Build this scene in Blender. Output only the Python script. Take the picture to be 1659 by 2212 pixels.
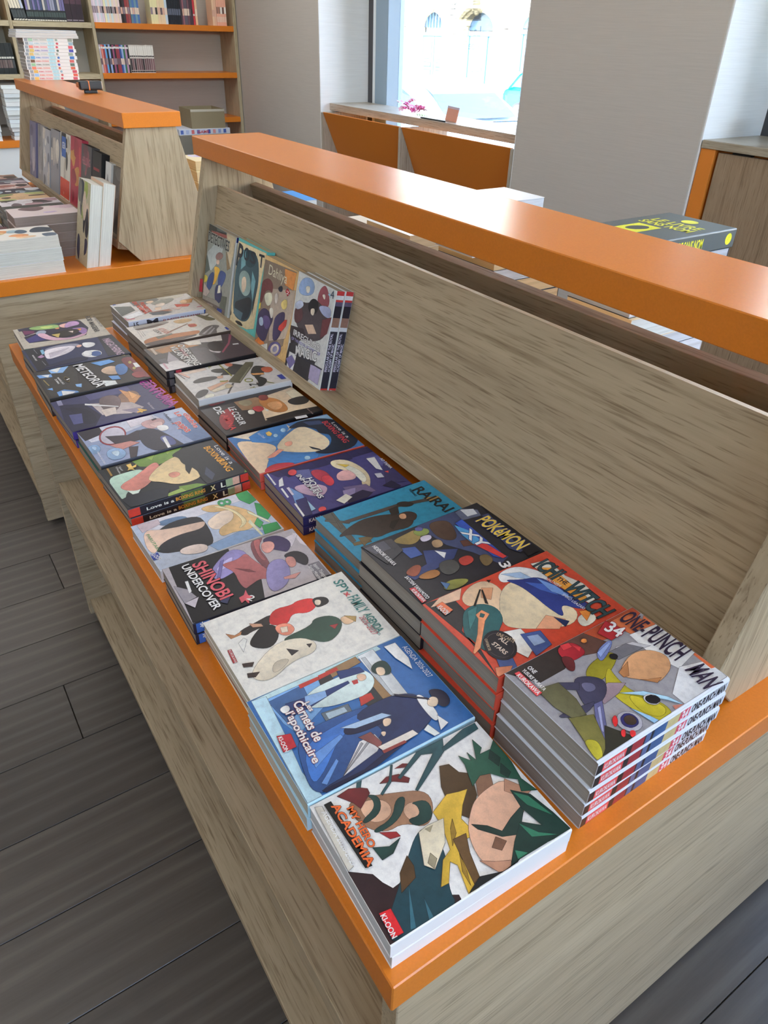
import bpy, bmesh, math, random
from mathutils import Vector, Matrix, Euler
random.seed(7)
sc = bpy.context.scene
for o in list(bpy.data.objects):
    bpy.data.objects.remove(o, do_unlink=True)

# ------------------------------------------------------------------ camera
T = 0.785                      # height of the table tops above the floor
cam_d = bpy.data.cameras.new('camera')
cam = bpy.data.objects.new('camera', cam_d)
sc.collection.objects.link(cam)
sc.camera = cam
cam_d.sensor_fit = 'HORIZONTAL'
cam_d.sensor_width = 36.0
cam_d.lens = 1539.9087 * 36.0 / 1659.0
cam_d.clip_start = 0.02
cam_d.clip_end = 200
RIGHT = Vector((0.83497619, -0.54975199, 0.02423889))
DOWN = Vector((-0.29100024, -0.47850541, -0.8284633))
FWD = Vector((0.46704778, 0.6846936, -0.55951858))
mw = Matrix((RIGHT, -DOWN, -FWD)).transposed().to_4x4()
mw.translation = Vector((-0.1476441, -0.18683835, 0.58241082 + T))
cam.matrix_world = mw

# ------------------------------------------------------------------ sky, sun, exposure
w = bpy.data.worlds.new('sky')
sc.world = w
w.use_nodes = True
wn = w.node_tree
wn.nodes.clear()
wo = wn.nodes.new('ShaderNodeOutputWorld')
wb = wn.nodes.new('ShaderNodeBackground')
ws = wn.nodes.new('ShaderNodeTexSky')
ws.sky_type = 'NISHITA'
ws.sun_disc = False
ws.sun_elevation = math.radians(48)
ws.sun_rotation = math.radians(250)
ws.air_density = 1.0
ws.dust_density = 2.0
wb.inputs['Strength'].default_value = 4.6
wn.links.new(ws.outputs[0], wb.inputs['Color'])
wn.links.new(wb.outputs[0], wo.inputs['Surface'])

sun_d = bpy.data.lights.new('sun', 'SUN')
sun_d.energy = 11.0
sun_d.angle = math.radians(1.0)
sun_d.color = (1.0, 0.95, 0.88)
sun = bpy.data.objects.new('sun', sun_d)
sc.collection.objects.link(sun)
sun.rotation_euler = Vector((0.62, 0.22, -0.75)).to_track_quat('-Z', 'Y').to_euler()
sun.location = (-6, -2, 9)


def area(name, loc, size, size_y, energy, color, rot=(0, 0, 0)):
    d = bpy.data.lights.new(name, 'AREA')
    d.shape = 'RECTANGLE'
    d.size, d.size_y = size, size_y
    d.energy = energy
    d.color = color
    o = bpy.data.objects.new(name, d)
    o.location = loc
    o.rotation_euler = rot
    sc.collection.objects.link(o)
    return o


def portal(name, loc, size, size_y, rot=(0, math.radians(90), 0)):
    o = area(name, loc, size, size_y, 1.0, (1, 1, 1), rot)
    o.data.cycles.is_portal = True
    return o


# unseen area lights added under the ceiling to fill the room
CEIL_E = 14.0
for cx, cy, k in ((-1.1, -1.2, 1.0), (-1.1, 1.9, 1.0), (-0.5, 4.7, 1.5), (1.3, -1.2, 1.0), (1.4, 1.9, 1.0), (1.5, 4.7, 1.9)):
    area('ceiling_fill_light', (cx, cy, 2.72), 1.4, 1.4, CEIL_E * k, (1.0, 0.975, 0.95))

sc.view_settings.view_transform = 'Standard'
sc.view_settings.look = 'None'
sc.view_settings.exposure = 0.0
sc.view_settings.gamma = 1.0
sc.view_settings.use_curve_mapping = False
sc.cycles.use_denoising = True
sc.cycles.max_bounces = 8
sc.cycles.diffuse_bounces = 5
sc.cycles.glossy_bounces = 4
sc.cycles.transmission_bounces = 8
sc.cycles.sample_clamp_indirect = 6.0
sc.cycles.caustics_reflective = False
sc.cycles.caustics_refractive = False

# ------------------------------------------------------------------ materials


def s2l(c):
    c = c / 255.0
    return c / 12.92 if c <= 0.04045 else ((c + 0.055) / 1.055) ** 2.4


def hexc(h, k=1.0, cap=0.9):
    r = [min(cap, s2l(int(h[i:i + 2], 16)) * k) for i in (0, 2, 4)]
    return (r[0], r[1], r[2], 1.0)


class NT:
    def __init__(self, name):
        self.m = bpy.data.materials.new(name)
        self.m.use_nodes = True
        self.n = self.m.node_tree.nodes
        self.b = self.n['Principled BSDF']

    def new(self, t, **kw):
        nd = self.n.new(t)
        for k, v in kw.items():
            setattr(nd, k, v)
        return nd

    def link(self, a, b):
        self.m.node_tree.links.new(a, b)

    def noise(self, vec, scale, detail=3.0, rough=0.55):
        nd = self.new('ShaderNodeTexNoise')
        nd.inputs['Scale'].default_value = scale
        nd.inputs['Detail'].default_value = detail
        nd.inputs['Roughness'].default_value = rough
        if vec is not None:
            self.link(vec, nd.inputs['Vector'])
        return nd

    def mapping(self, scale, src='Object'):
        tc = self.new('ShaderNodeTexCoord')
        mp = self.new('ShaderNodeMapping')
        mp.inputs['Scale'].default_value = scale
        self.link(tc.outputs[src], mp.inputs['Vector'])
        return mp.outputs[0]

    def ramp(self, fac, stops):
        r = self.new('ShaderNodeValToRGB')
        cr = r.color_ramp
        while len(cr.elements) < len(stops):
            cr.elements.new(0.5)
        for e, (p, c) in zip(cr.elements, stops):
            e.position = p
            e.color = c
        self.link(fac, r.inputs[0])
        return r.outputs[0]

    def mix(self, kind, fac, a, b):
        m = self.new('ShaderNodeMix', data_type='RGBA', blend_type=kind)
        for sock, v in ((m.inputs[0], fac), (m.inputs[6], a), (m.inputs[7], b)):
            if hasattr(v, 'links'):
                self.link(v, sock)
            else:
                sock.default_value = v
        return m.outputs[2]

    def bump(self, height, strength=0.1, dist=0.001):
        b = self.new('ShaderNodeBump')
        b.inputs['Strength'].default_value = strength
        b.inputs['Distance'].default_value = dist
        self.link(height, b.inputs['Height'])
        self.link(b.outputs[0], self.b.inputs['Normal'])

    def set(self, rough=0.5, spec=0.5, color=None):
        self.b.inputs['Roughness'].default_value = rough
        self.b.inputs['Specular IOR Level'].default_value = spec
        if color is not None:
            if hasattr(color, 'links'):
                self.link(color, self.b.inputs['Base Color'])
            else:
                self.b.inputs['Base Color'].default_value = color


MATS = {}


def plain(name, hx, rough=0.5, spec=0.5, k=1.0, speck=0.0, metal=0.0):
    if name in MATS:
        return MATS[name]
    t = NT(name)
    if speck:
        n = t.noise(t.mapping((1, 1, 1)), 420, 2)
        c = t.mix('MULTIPLY', 1.0, hexc(hx, k), t.ramp(n.outputs[0], ((0.3, (1 - speck,) * 3 + (1,)), (0.7, (1, 1, 1, 1)))))
        t.set(rough, spec, c)
    else:
        t.set(rough, spec, hexc(hx, k))
    t.b.inputs['Metallic'].default_value = metal
    MATS[name] = t.m
    return t.m


def wood(name, axis, light='c4b294', dark='917e66', rough=0.5, spec=0.3):
    if name in MATS:
        return MATS[name]
    t = NT(name)
    al, ac = 1.0, 1.0

    def sc3(along, across):
        return tuple(along if a == axis else across for a in 'XYZ')
    n1 = t.noise(t.mapping(sc3(0.9, 9)), 1.6, 4, 0.6)
    n2 = t.noise(t.mapping(sc3(5, 130)), 1.0, 3, 0.6)
    n3 = t.noise(t.mapping(sc3(14, 420)), 1.0, 2, 0.5)
    base = t.ramp(n1.outputs[0], ((0.25, hexc(dark)), (0.5, tuple((a + b) / 2 for a, b in zip(hexc(dark), hexc(light)))), (0.75, hexc(light))))
    base2 = t.mix('MIX', 0.55, base, hexc(light))
    lines = t.ramp(n2.outputs[0], ((0.3, (0.62, 0.58, 0.53, 1)), (0.45, (0.93, 0.92, 0.9, 1)), (0.7, (1.05, 1.05, 1.05, 1))))
    c = t.mix('MULTIPLY', 0.9, base2, lines)
    pores = t.ramp(n3.outputs[0], ((0.33, (0.5, 0.45, 0.4, 1)), (0.42, (1, 1, 1, 1))))
    c = t.mix('MULTIPLY', 0.7, c, pores)
    t.set(rough, spec, c)
    t.bump(n2.outputs[0], 0.25, 0.0006)
    MATS[name] = t.m
    return t.m


WX, WY, WZ = wood('oak_x', 'X'), wood('oak_y', 'Y'), wood('oak_z', 'Z')
BROWN = wood('walnut_laminate', 'Z', 'a48f76', '846e58', 0.5, 0.3)
ORANGE = plain('orange_laminate', 'de8024', 0.27, 0.5, speck=0.08)
ORANGE2 = plain('orange_board', 'dc8430', 0.5, 0.35, speck=0.06)
WHITE = plain('white_board', 'e6e6e2', 0.5, 0.4)
DARKP = plain('black_plinth', '2a2724', 0.7, 0.3)


def wallmat(name, hx):
    t = NT(name)
    n = t.noise(t.mapping((6, 6, 260)), 1.0, 3)
    c = t.mix('MULTIPLY', 1.0, hexc(hx), t.ramp(n.outputs[0], ((0.3, (0.93, 0.93, 0.93, 1)), (0.7, (1, 1, 1, 1)))))
    t.set(0.85, 0.2, c)
    t.bump(n.outputs[0], 0.3, 0.001)
    return t.m


WALLG = wallmat('grey_wallpaper', 'c4bfb8')
WALLW = wallmat('white_wallpaper', 'f2f3f5')
CEILM = plain('ceiling_paint', 'e8e6e0', 0.9, 0.1)


def printmat():
    t = NT('printed_ink')
    at = t.new('ShaderNodeVertexColor', layer_name='Col')
    mp = t.mapping((1, 1, 1))
    n = t.noise(mp, 120, 5, 0.65)
    n2 = t.noise(mp, 900, 2)
    f = t.ramp(n.outputs[0], ((0.25, (0.72, 0.72, 0.74, 1)), (0.5, (0.98, 0.98, 0.98, 1)), (0.75, (1.14, 1.13, 1.1, 1))))
    c = t.mix('MULTIPLY', 0.8, at.outputs[0], f)
    c = t.mix('MULTIPLY', 0.3, c, t.ramp(n2.outputs[0], ((0.3, (0.8, 0.8, 0.8, 1)), (0.7, (1.08, 1.08, 1.08, 1)))))
    t.set(0.34, 0.4, c)
    return t.m


def flatprint():
    t = NT('cover_board_print')
    at = t.new('ShaderNodeVertexColor', layer_name='Col')
    t.set(0.35, 0.4, at.outputs[0])
    return t.m


def pagemat():
    t = NT('page_edges')
    oi = t.new('ShaderNodeObjectInfo')
    mp = t.mapping((18, 18, 2600))
    n = t.noise(mp, 1.0, 3, 0.7)
    mp2 = t.mapping((1.5, 1.5, 420))
    n2 = t.noise(mp2, 1.0, 2, 0.6)
    f = t.ramp(n.outputs[0], ((0.3, (0.74, 0.73, 0.71, 1)), (0.6, (1, 1, 1, 1))))
    f2 = t.ramp(n2.outputs[0], ((0.32, (0.72, 0.71, 0.69, 1)), (0.55, (1, 1, 1, 1))))
    c = t.mix('MULTIPLY', 1.0, oi.outputs['Color'], f)
    c = t.mix('MULTIPLY', 0.8, c, f2)
    t.set(0.85, 0.15, c)
    return t.m


INK, BOARD, PAGES = printmat(), flatprint(), pagemat()
ALB = 1.35

# ------------------------------------------------------------------ mesh helpers


def link(o, parent=None):
    sc.collection.objects.link(o)
    if parent is not None:
        o.parent = parent
    return o


def mesh(name, vs, fs, mat, parent=None, smooth=False, off=(0, 0, 0)):
    me = bpy.data.meshes.new(name)
    me.from_pydata([(v[0] - off[0], v[1] - off[1], v[2] - off[2]) for v in vs], [], fs)
    if mat is not None:
        me.materials.append(mat)
    if smooth:
        for p in me.polygons:
            p.use_smooth = True
    me.update()
    return link(bpy.data.objects.new(name, me), parent)


def bmo(name, bm, mat, parent=None, smooth=False):
    me = bpy.data.meshes.new(name)
    bmesh.ops.recalc_face_normals(bm, faces=bm.faces)
    bm.to_mesh(me)
    bm.free()
    if mat is not None:
        me.materials.append(mat)
    if smooth:
        for p in me.polygons:
            p.use_smooth = True
    return link(bpy.data.objects.new(name, me), parent)


def bbox(bm, x0, x1, y0, y1, z0, z1, bev=0.0, seg=1):
    r = bmesh.ops.create_cube(bm, size=1.0)
    vs = r['verts']
    for v in vs:
        v.co = Vector((x0 + (v.co.x + 0.5) * (x1 - x0), y0 + (v.co.y + 0.5) * (y1 - y0), z0 + (v.co.z + 0.5) * (z1 - z0)))
    if bev:
        es = list({e for v in vs for e in v.link_edges})
        bmesh.ops.bevel(bm, geom=es, offset=bev, segments=seg, affect='EDGES', profile=0.6)


def box(name, x0, x1, y0, y1, z0, z1, mat, parent=None, bev=0.0, off=(0, 0, 0), seg=1):
    bm = bmesh.new()
    bbox(bm, x0 - off[0], x1 - off[0], y0 - off[1], y1 - off[1], z0 - off[2], z1 - off[2], bev, seg)
    return bmo(name, bm, mat, parent)


def prism(name, pts, axis, a0, a1, mat, parent=None, bev=0.0, off=(0, 0, 0)):
    """pts: outline in the two other axes (order of X,Y,Z without axis), extruded along axis"""
    bm = bmesh.new()
    i = 'XYZ'.index(axis)
    oth = [k for k in range(3) if k != i]

    def mk(p, a):
        c = [0, 0, 0]
        c[i] = a
        c[oth[0]], c[oth[1]] = p
        return Vector(c) - Vector(off)
    A = [bm.verts.new(mk(p, a0)) for p in pts]
    B = [bm.verts.new(mk(p, a1)) for p in pts]
    bm.faces.new(A)
    bm.faces.new(B[::-1])
    n = len(pts)
    for k in range(n):
        bm.faces.new((A[k], B[k], B[(k + 1) % n], A[(k + 1) % n]))
    if bev:
        bmesh.ops.bevel(bm, geom=list(bm.edges), offset=bev, segments=1, affect='EDGES')
    return bmo(name, bm, mat, parent)


def tag(o, label, cat=None, group=None, kind=None):
    if label:
        o['label'] = label
    if cat:
        o['category'] = cat
    if group:
        o['group'] = group
    if kind:
        o['kind'] = kind
    return o


def thing(name, loc, label, cat, group=None):
    o = bpy.data.objects.new(name, None)
    o.empty_display_size = 0.05
    o.location = loc
    sc.collection.objects.link(o)
    return tag(o, label, cat, group)


def copy_tree(o, parent=None):
    c = o.copy()
    sc.collection.objects.link(c)
    c.parent = parent
    for ch in list(o.children):
        copy_tree(ch, c)
    return c


def struct(o):
    o['kind'] = 'structure'
    return o


def colattr(me, cols, vary=0.0, seed=1):
    """one colour per face, optionally brushed a little lighter or darker from corner to corner"""
    a = me.color_attributes.new('Col', 'FLOAT_COLOR', 'CORNER')
    d = []
    rv = random.Random(seed)
    for p, c in zip(me.polygons, cols):
        if vary and p.loop_total > 4:
            ph = rv.uniform(0, 6.28)
            for k in range(p.loop_total):
                g = 1 + vary * math.sin(ph + 6.28 * k / p.loop_total) + rv.uniform(-0.4, 0.4) * vary
                d.extend((c[0] * g, c[1] * g, c[2] * g, 1.0))
        else:
            d.extend(list(c) * p.loop_total)
    a.data.foreach_set('color', d)


ORD = ['first', 'second', 'third', 'fourth', 'fifth', 'sixth', 'seventh', 'eighth', 'ninth', 'tenth', 'eleventh', 'twelfth', 'thirteenth', 'fourteenth', 'fifteenth', 'sixteenth', 'seventeenth', 'eighteenth', 'nineteenth', 'twentieth']


def ordinal(i):
    return ORD[i] if i < 20 else ('%dst' if (i + 1) % 10 == 1 and i != 10 else '%dnd' if (i + 1) % 10 == 2 else '%drd' if (i + 1) % 10 == 3 else '%dth') % (i + 1)


# ------------------------------------------------------------------ lettering (built-in font turned into flat meshes)
_texts = {}


def want(s, bold):
    _texts.setdefault((s, bold), None)


def make_texts():
    tmp = []
    for (s, bold) in _texts:
        cu = bpy.data.curves.new('lettering', 'FONT')
        cu.body = s
        cu.size = 1.0
        cu.resolution_u = 3
        cu.offset = (0.0, 0.022, 0.055)[bold]
        ob = bpy.data.objects.new('lettering', cu)
        sc.collection.objects.link(ob)
        tmp.append(((s, bold), ob))
    dg = bpy.context.evaluated_depsgraph_get()
    for k, ob in tmp:
        me = bpy.data.meshes.new_from_object(ob.evaluated_get(dg))
        vs = [(v.co.x, v.co.y) for v in me.vertices]
        fs = [tuple(p.vertices) for p in me.polygons]
        _texts[k] = (vs, fs)
        bpy.data.meshes.remove(me)
        cu = ob.data
        bpy.data.objects.remove(ob)
        bpy.data.curves.remove(cu)


def text_geo(s, bold, x, y, length, height, deg=0.0):
    """flat lettering fitted to length x cap height, baseline start at (x, y)"""
    vs, fs = _texts[(s, bold)]
    vs0, _ = _texts[(s, min(bold, 1))]
    x0 = min(v[0] for v in vs0)
    x1 = max(v[0] for v in vs0)
    cap = 0.7
    if s.islower():
        cap = max(v[1] for v in vs0)
    kx, ky = length / max(1e-6, x1 - x0), height / cap
    c, sn = math.cos(math.radians(deg)), math.sin(math.radians(deg))
    out = []
    for a, b in vs:
        a, b = (a - x0) * kx, b * ky
        out.append((x + c * a - sn * b, y + sn * a + c * b))
    return out, fs


class Print:
    """collects flat inked patches, layer upon layer, for one printed surface"""

    def __init__(self, dz=0.000015):
        self.v, self.f, self.c, self.z, self.dz = [], [], [], 0.0, dz

    def patch(self, pts, col):
        self.z += self.dz
        i = len(self.v)
        self.v += [(p[0], p[1], self.z) for p in pts]
        self.f.append(tuple(range(i, i + len(pts))))
        self.c.append(col)

    def stroke(self, pts, wdt, col):
        self.z += self.dz
        n = len(pts)
        for k in range(n):
            a, b = pts[k], pts[(k + 1) % n]
            dx, dy = b[0] - a[0], b[1] - a[1]
            ln = math.hypot(dx, dy)
            if ln < 1e-6:
                continue
            nx, ny = -dy / ln * wdt, dx / ln * wdt
            i = len(self.v)
            self.v += [(a[0] - nx, a[1] - ny, self.z), (b[0] - nx * 0.6, b[1] - ny * 0.6, self.z), (b[0] + nx * 0.6, b[1] + ny * 0.6, self.z), (a[0] + nx, a[1] + ny, self.z)]
            self.f.append((i, i + 1, i + 2, i + 3))
            self.c.append(col)

    def rect(self, x0, x1, y0, y1, col):
        self.patch(((x0, y0), (x1, y0), (x1, y1), (x0, y1)), col)

    def text(self, s, bold, col, x, y, L, H, deg=0.0):
        self.z += self.dz
        vs, fs = text_geo(s, bold, x, y, L, H, deg)
        i = len(self.v)
        self.v += [(p[0], p[1], self.z) for p in vs]
        self.f += [tuple(k + i for k in f) for f in fs]
        self.c += [col] * len(fs)

    def build(self, name, parent, mat, xf):
        me = bpy.data.meshes.new(name)
        me.from_pydata([tuple(xf(*v)) for v in self.v], [], self.f)
        me.materials.append(mat)
        me.update()
        colattr(me, self.c, 0.16, len(self.c))
        return link(bpy.data.objects.new(name, me), parent)


def smooth_pts(P):
    for _ in range(2):
        Q = []
        for i in range(len(P)):
            a, b = P[i], P[(i + 1) % len(P)]
            Q.append((0.75 * a[0] + 0.25 * b[0], 0.75 * a[1] + 0.25 * b[1]))
            Q.append((0.25 * a[0] + 0.75 * b[0], 0.25 * a[1] + 0.75 * b[1]))
        P = Q
    return P


def clip(P, W, H):
    for ax, lim, sg in ((0, 0.0003, -1), (0, W - 0.0004, 1), (1, 0.0003, -1), (1, H - 0.0003, 1)):
        o = []
        for i in range(len(P)):
            a, b = P[i - 1], P[i]
            ia, ib = sg * (lim - a[ax]) >= 0, sg * (lim - b[ax]) >= 0
            if ia != ib:
                t = (lim - a[ax]) / (b[ax] - a[ax])
                o.append((a[0] + t * (b[0] - a[0]), a[1] + t * (b[1] - a[1])))
            if ib:
                o.append(b)
        P = o
        if not P:
            break
    return P

# ------------------------------------------------------------------ the room
XW, YB, YF, XL, ZC = 2.70, 6.60, -4.5, -3.2, 2.785
W1 = (2.883, 4.95)
W2 = (-1.6, 1.80)
W3 = (-4.2, -2.5)
struct(box('floor', XL, 3.3, YF, YB + 0.3, -0.12, -0.012, plain('floor_screed', '4a4540', 0.8, 0.2)))
floor = bpy.data.objects['floor']
PL = NT('grey_oak_planks')
mp = PL.mapping((0.9, 14, 1))
oi = PL.new('ShaderNodeObjectInfo')
addv = PL.new('ShaderNodeVectorMath', operation='ADD')
mul = PL.new('ShaderNodeVectorMath', operation='SCALE')
mul.inputs['Scale'].default_value = 37.0
cmb = PL.new('ShaderNodeCombineXYZ')
for i in range(3):
    PL.link(oi.outputs['Random'], cmb.inputs[i])
PL.link(cmb.outputs[0], mul.inputs[0])
PL.link(mp, addv.inputs[0])
PL.link(mul.outputs[0], addv.inputs[1])
wv = PL.new('ShaderNodeTexWave', wave_type='BANDS', bands_direction='Y')
wv.inputs['Scale'].default_value = 0.55
wv.inputs['Distortion'].default_value = 9
wv.inputs['Detail'].default_value = 3
wv.inputs['Detail Scale'].default_value = 0.7
PL.link(addv.outputs[0], wv.inputs['Vector'])
nf = PL.noise(addv.outputs[0], 7, 4, 0.7)
cc = PL.ramp(wv.outputs['Color'], ((0.1, hexc('575049')), (0.75, hexc('5c554e')), (0.99, hexc('655e56'))))
cc = PL.mix('MULTIPLY', 0.9, cc, PL.ramp(nf.outputs[0], ((0.3, (0.82, 0.82, 0.82, 1)), (0.7, (1.06, 1.06, 1.06, 1)))))
hv = PL.ramp(oi.outputs['Random'], ((0, (0.82, 0.82, 0.82, 1)), (1, (1.08, 1.07, 1.05, 1))))
cc = PL.mix('MULTIPLY', 1.0, cc, hv)
PL.set(0.36, 0.4, cc)
PL.bump(nf.outputs[0], 0.15, 0.0006)
bm = bmesh.new()
bbox(bm, 0, 1.2385, 0, 0.1885, -0.012, 0.0, 0.001)
pm = bpy.data.meshes.new('floor_plank')
bm.to_mesh(pm)
bm.free()
pm.materials.append(PL.m)
for r in range(-9, 31):
    yj = 0.69 + 0.19 * r
    if yj > YB - 0.19:
        continue
    x = -2.0 + (0.37 * (r * 7 % 11)) % 1.24 - 1.24
    if r == 2:
        x = -0.11 - 2.48
    while x < XW - 0.2:
        if x > -2.6 and (x < 1.4 or r < 12):
            o = bpy.data.objects.new('floor_plank', pm)
            o.location = (x, yj, 0)
            link(o, floor)
        x += 1.24

struct(box('ceiling', XL - 0.2, 3.3, YF - 0.2, YB + 0.3, ZC, ZC + 0.2, CEILM))
struct(box('wall_back', XL - 0.2, 3.3, YB, YB + 0.2, 0, ZC, WALLG))
struct(box('wall_left', XL - 0.2, XL, YF, YB, 0, ZC, WALLG))
# front wall behind the camera, with an unseen window strip added for its light
struct(box('wall_front', XL - 0.2, -2.4, YF - 0.2, YF, 0, ZC, WALLG))
struct(box('wall_front.001', 2.3, 3.3, YF - 0.2, YF, 0, ZC, WALLG))
struct(box('wall_front.002', -2.4, 2.3, YF - 0.2, YF, 0, 1.82, WALLG))
struct(box('wall_front.003', -2.4, 2.3, YF - 0.2, YF, 2.55, ZC, WALLG))
for i, (a, b) in enumerate(((W1[1], YB), (W2[1], W1[0]), (W3[1], W2[0]), (YF, W3[0]))):
    struct(box('wall_right' if i == 0 else 'wall_right.%03d' % i, XW, 3.3, a, b, 0, ZC, WALLG, bev=0.004))
FRAME = plain('window_frame_blue_grey', '8ea3b4', 0.4, 0.5)
FRDARK = plain('window_seal_dark', '4a4a4e', 0.5, 0.4)
GL = NT('window_glass')
GL.n.remove(GL.b)
tr, gs, mx, fr = GL.new('ShaderNodeBsdfTransparent'), GL.new('ShaderNodeBsdfGlossy'), GL.new('ShaderNodeMixShader'), GL.new('ShaderNodeFresnel')
fr.inputs[0].default_value = 1.2
tr.inputs[0].default_value = (0.94, 0.97, 0.98, 1)
gs.inputs['Roughness'].default_value = 0.02
GL.link(fr.outputs[0], mx.inputs[0])
GL.link(tr.outputs[0], mx.inputs[1])
GL.link(gs.outputs[0], mx.inputs[2])
GL.link(mx.outputs[0], GL.n['Material Output'].inputs['Surface'])
GLASS = GL.m
LOWW, LINT = 0.38, 2.55
wi = 0
for (a, b) in (W1, W2, W3):
    wi += 1
    struct(box('trim_%d' % (3 * wi - 2), XW + 0.002, 3.3, b - 0.006, b, 0, ZC, WALLW))
    struct(box('trim_%d' % (3 * wi - 1), XW + 0.002, 3.3, a, a + 0.006, 0, ZC, WALLW))
    struct(box('trim_%d' % (3 * wi), XW, 3.3, a, b, LINT, ZC, WALLG))
    struct(box('wall_right.%03d' % (3 + wi), 3.08, 3.3, a + 0.006, b - 0.006, 0, LOWW, WALLW))
    fr_ = box('window_%d' % wi, 3.10, 3.24, b - 0.25, b - 0.098, LOWW, LINT, FRAME, bev=0.004)
    struct(fr_)
    box('frame_seal', 3.10, 3.20, b - 0.067, b - 0.006, LOWW, LINT, FRDARK, fr_)
    box('frame_bead', 3.10, 3.205, b - 0.098, b - 0.067, LOWW, LINT, plain('window_bead_white', 'dfe6ea', 0.4, 0.5), fr_)
    box('frame_post', 3.10, 3.24, a + 0.006, a + 0.09, LOWW, LINT, FRAME, fr_, 0.004)
    box('frame_rail', 3.10, 3.24, a + 0.09, b - 0.25, LOWW, LOWW + 0.07, FRAME, fr_, 0.004)
    box('frame_rail', 3.10, 3.24, a + 0.09, b - 0.25, LINT - 0.08, LINT, FRAME, fr_, 0.004)
    box('pane', 3.196, 3.202, a + 0.09, b - 0.25, LOWW + 0.07, LINT - 0.08, GLASS, fr_)
    portal('window_portal', (3.27, (a + b) / 2, (LOWW + LINT) / 2), LINT - LOWW, b - a)

w4 = struct(box('window_4', -2.4, 2.3, YF - 0.14, YF - 0.06, 1.82, 1.90, FRAME, None, 0.004))  # high strip window out of view, added to light the room from behind
for x in (-2.4, -0.09, 2.22):
    box('frame_post', x, x + 0.08, YF - 0.14, YF - 0.06, 1.90, 2.55, FRAME, w4, 0.004)
for x in (-2.32, -0.01):
    box('pane', x, x + 2.23, YF - 0.103, YF - 0.097, 1.90, 2.55, GLASS, w4)
portal('window_portal', (-0.05, YF - 0.2, 2.2), 4.7, 0.73, (math.radians(90), 0, 0))

# lettering and drawn books stuck on the outer side of the first pane, read from the street
want('La Tanière', 0)
want('- de', 0)
want('Pix', 0)
want('-e -', 0)


# ------------------------------------------------------------------ display tables
ROOT0 = (0.538, 0.7457, 0.0)
L = 1.4913


def display_table():
    rt = thing('display_table', ROOT0, 'long oak and orange display table with sloping back board, nearest the camera', 'display table', 'orange and oak display tables')
    O = ROOT0
    XR = 1.076
    box('tray_top', 0, XR, 0, L, T - 0.0387, T, ORANGE, rt, 0.0012, O)
    for y in (0.010, L - 0.032):
        box('end_panel', 0.014, XR - 0.014, y, y + 0.022, 0.022, T - 0.0387, WX, rt, 0.001, O)
    box('plinth', 0.09, XR - 0.09, 0.06, L - 0.06, 0.0, 0.05, DARKP, rt, 0, O)
    box('centre_panel', 0.528, 0.548, 0.032, L - 0.032, 0.072, T - 0.0387, WY, rt, 0, O)
    for a, b in ((0.02, 0.528), (0.548, XR - 0.02)):
        box('middle_shelf', a, b, 0.032, L - 0.032, T - 0.383, T - 0.343, WY, rt, 0.001, O)
        box('bottom_shelf', a, b, 0.032, L - 0.032, 0.050, 0.072, WY, rt, 0.001, O)
    cx = 0.538
    half = [(0.454, T), (0.398, T + 0.062), (0.469, T + 0.349)]
    pts = half + [(2 * cx - x, z) for x, z in half[::-1]]
    for y in (0.0326, 1.4367):
        prism('gable', pts, 'Y', y, y + 0.022, WZ, rt, 0.0012, O)
    y0, y1 = 0.0546, 1.4367
    k = 0.225
    n = math.hypot(1, k)

    def sl(x, z, d, s):            # move along the outward normal d and up the slope s
        return (x + (-d + k * s) / n, z + (k * d + s) / n)
    a = (0.4905, T + 0.2915)
    bt = sl(a[0], a[1], 0, -0.268)
    front = [a, bt, sl(bt[0], bt[1], -0.016, 0), sl(a[0], a[1], -0.016, 0)]
    prism('sloping_board', front, 'Y', y0, y1, WY, rt, 0.0006, O)
    prism('sloping_board', [(2 * cx - x - 0.003, z) for x, z in front][::-1], 'Y', y0, y1, WY, rt, 0.0006, O)
    lt = sl(bt[0], bt[1], 0.036, 0.021)
    lb = sl(bt[0], bt[1], -0.0, 0.021)
    led = [sl(bt[0], bt[1], 0.035, 0.021), sl(bt[0], bt[1], 0.035, -0.001), sl(bt[0], bt[1], 0.0, -0.001), lb]
    prism('book_ledge', led, 'Y', y0, y1, WY, rt, 0.0008, O)
    prism('book_ledge', [(2 * cx - x, z) for x, z in led][::-1], 'Y', y0, y1, WY, rt, 0.0008, O)
    box('cap_board', 0.4581, 0.6178, 0.0136, 1.4777, T + 0.349, T + 0.3856, ORANGE, rt, 0.0012, O)
    return rt


tableA = display_table()
tableB = copy_tree(tableA)
tableB.location.y += 1.9718
tag(tableB, 'second oak and orange display table, farther back, its end panel lit bright')

# ------------------------------------------------------------------ benches under the windows
SILL = T + 0.142
rt = thing('window_bench', (2.9, 3.92, 0), 'low display bench with two leaning orange boards under the street window', 'bench', 'benches under the windows')
O = (2.9, 3.92, 0)
GREYW = wood('grey_oak_y', 'Y', 'b8b0a2', '93897a', 0.35, 0.5)
box('bench_top', 2.775, 3.085, 2.892, 4.942, SILL - 0.044, SILL, GREYW, rt, 0.001, O)
for y in (2.892, 3.93, 4.92):
    box('side_panel', 2.70, 3.07, y, y + 0.021, 0, T + 0.085, wood('grey_oak_z', 'Z', 'b8b0a2', '93897a'), rt, 0.001, O)
for a, b in ((2.914, 3.929), (3.952, 4.919)):
    prism('leaning_board', [(2.703, T + 0.088), (2.72, T + 0.088), (3.02, 0.20), (3.00, 0.20)], 'Y', a, b, ORANGE2, rt, 0.001, O)
    box('bench_floor', 2.72, 3.05, a, b, 0.06, 0.08, WY, rt, 0, O)
rt = thing('window_cabinet', (2.9, 0.1, 0), 'tall brown cabinet with orange corner post beside the grey pillar', 'cabinet')
O = (2.9, 0.1, 0)
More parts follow.
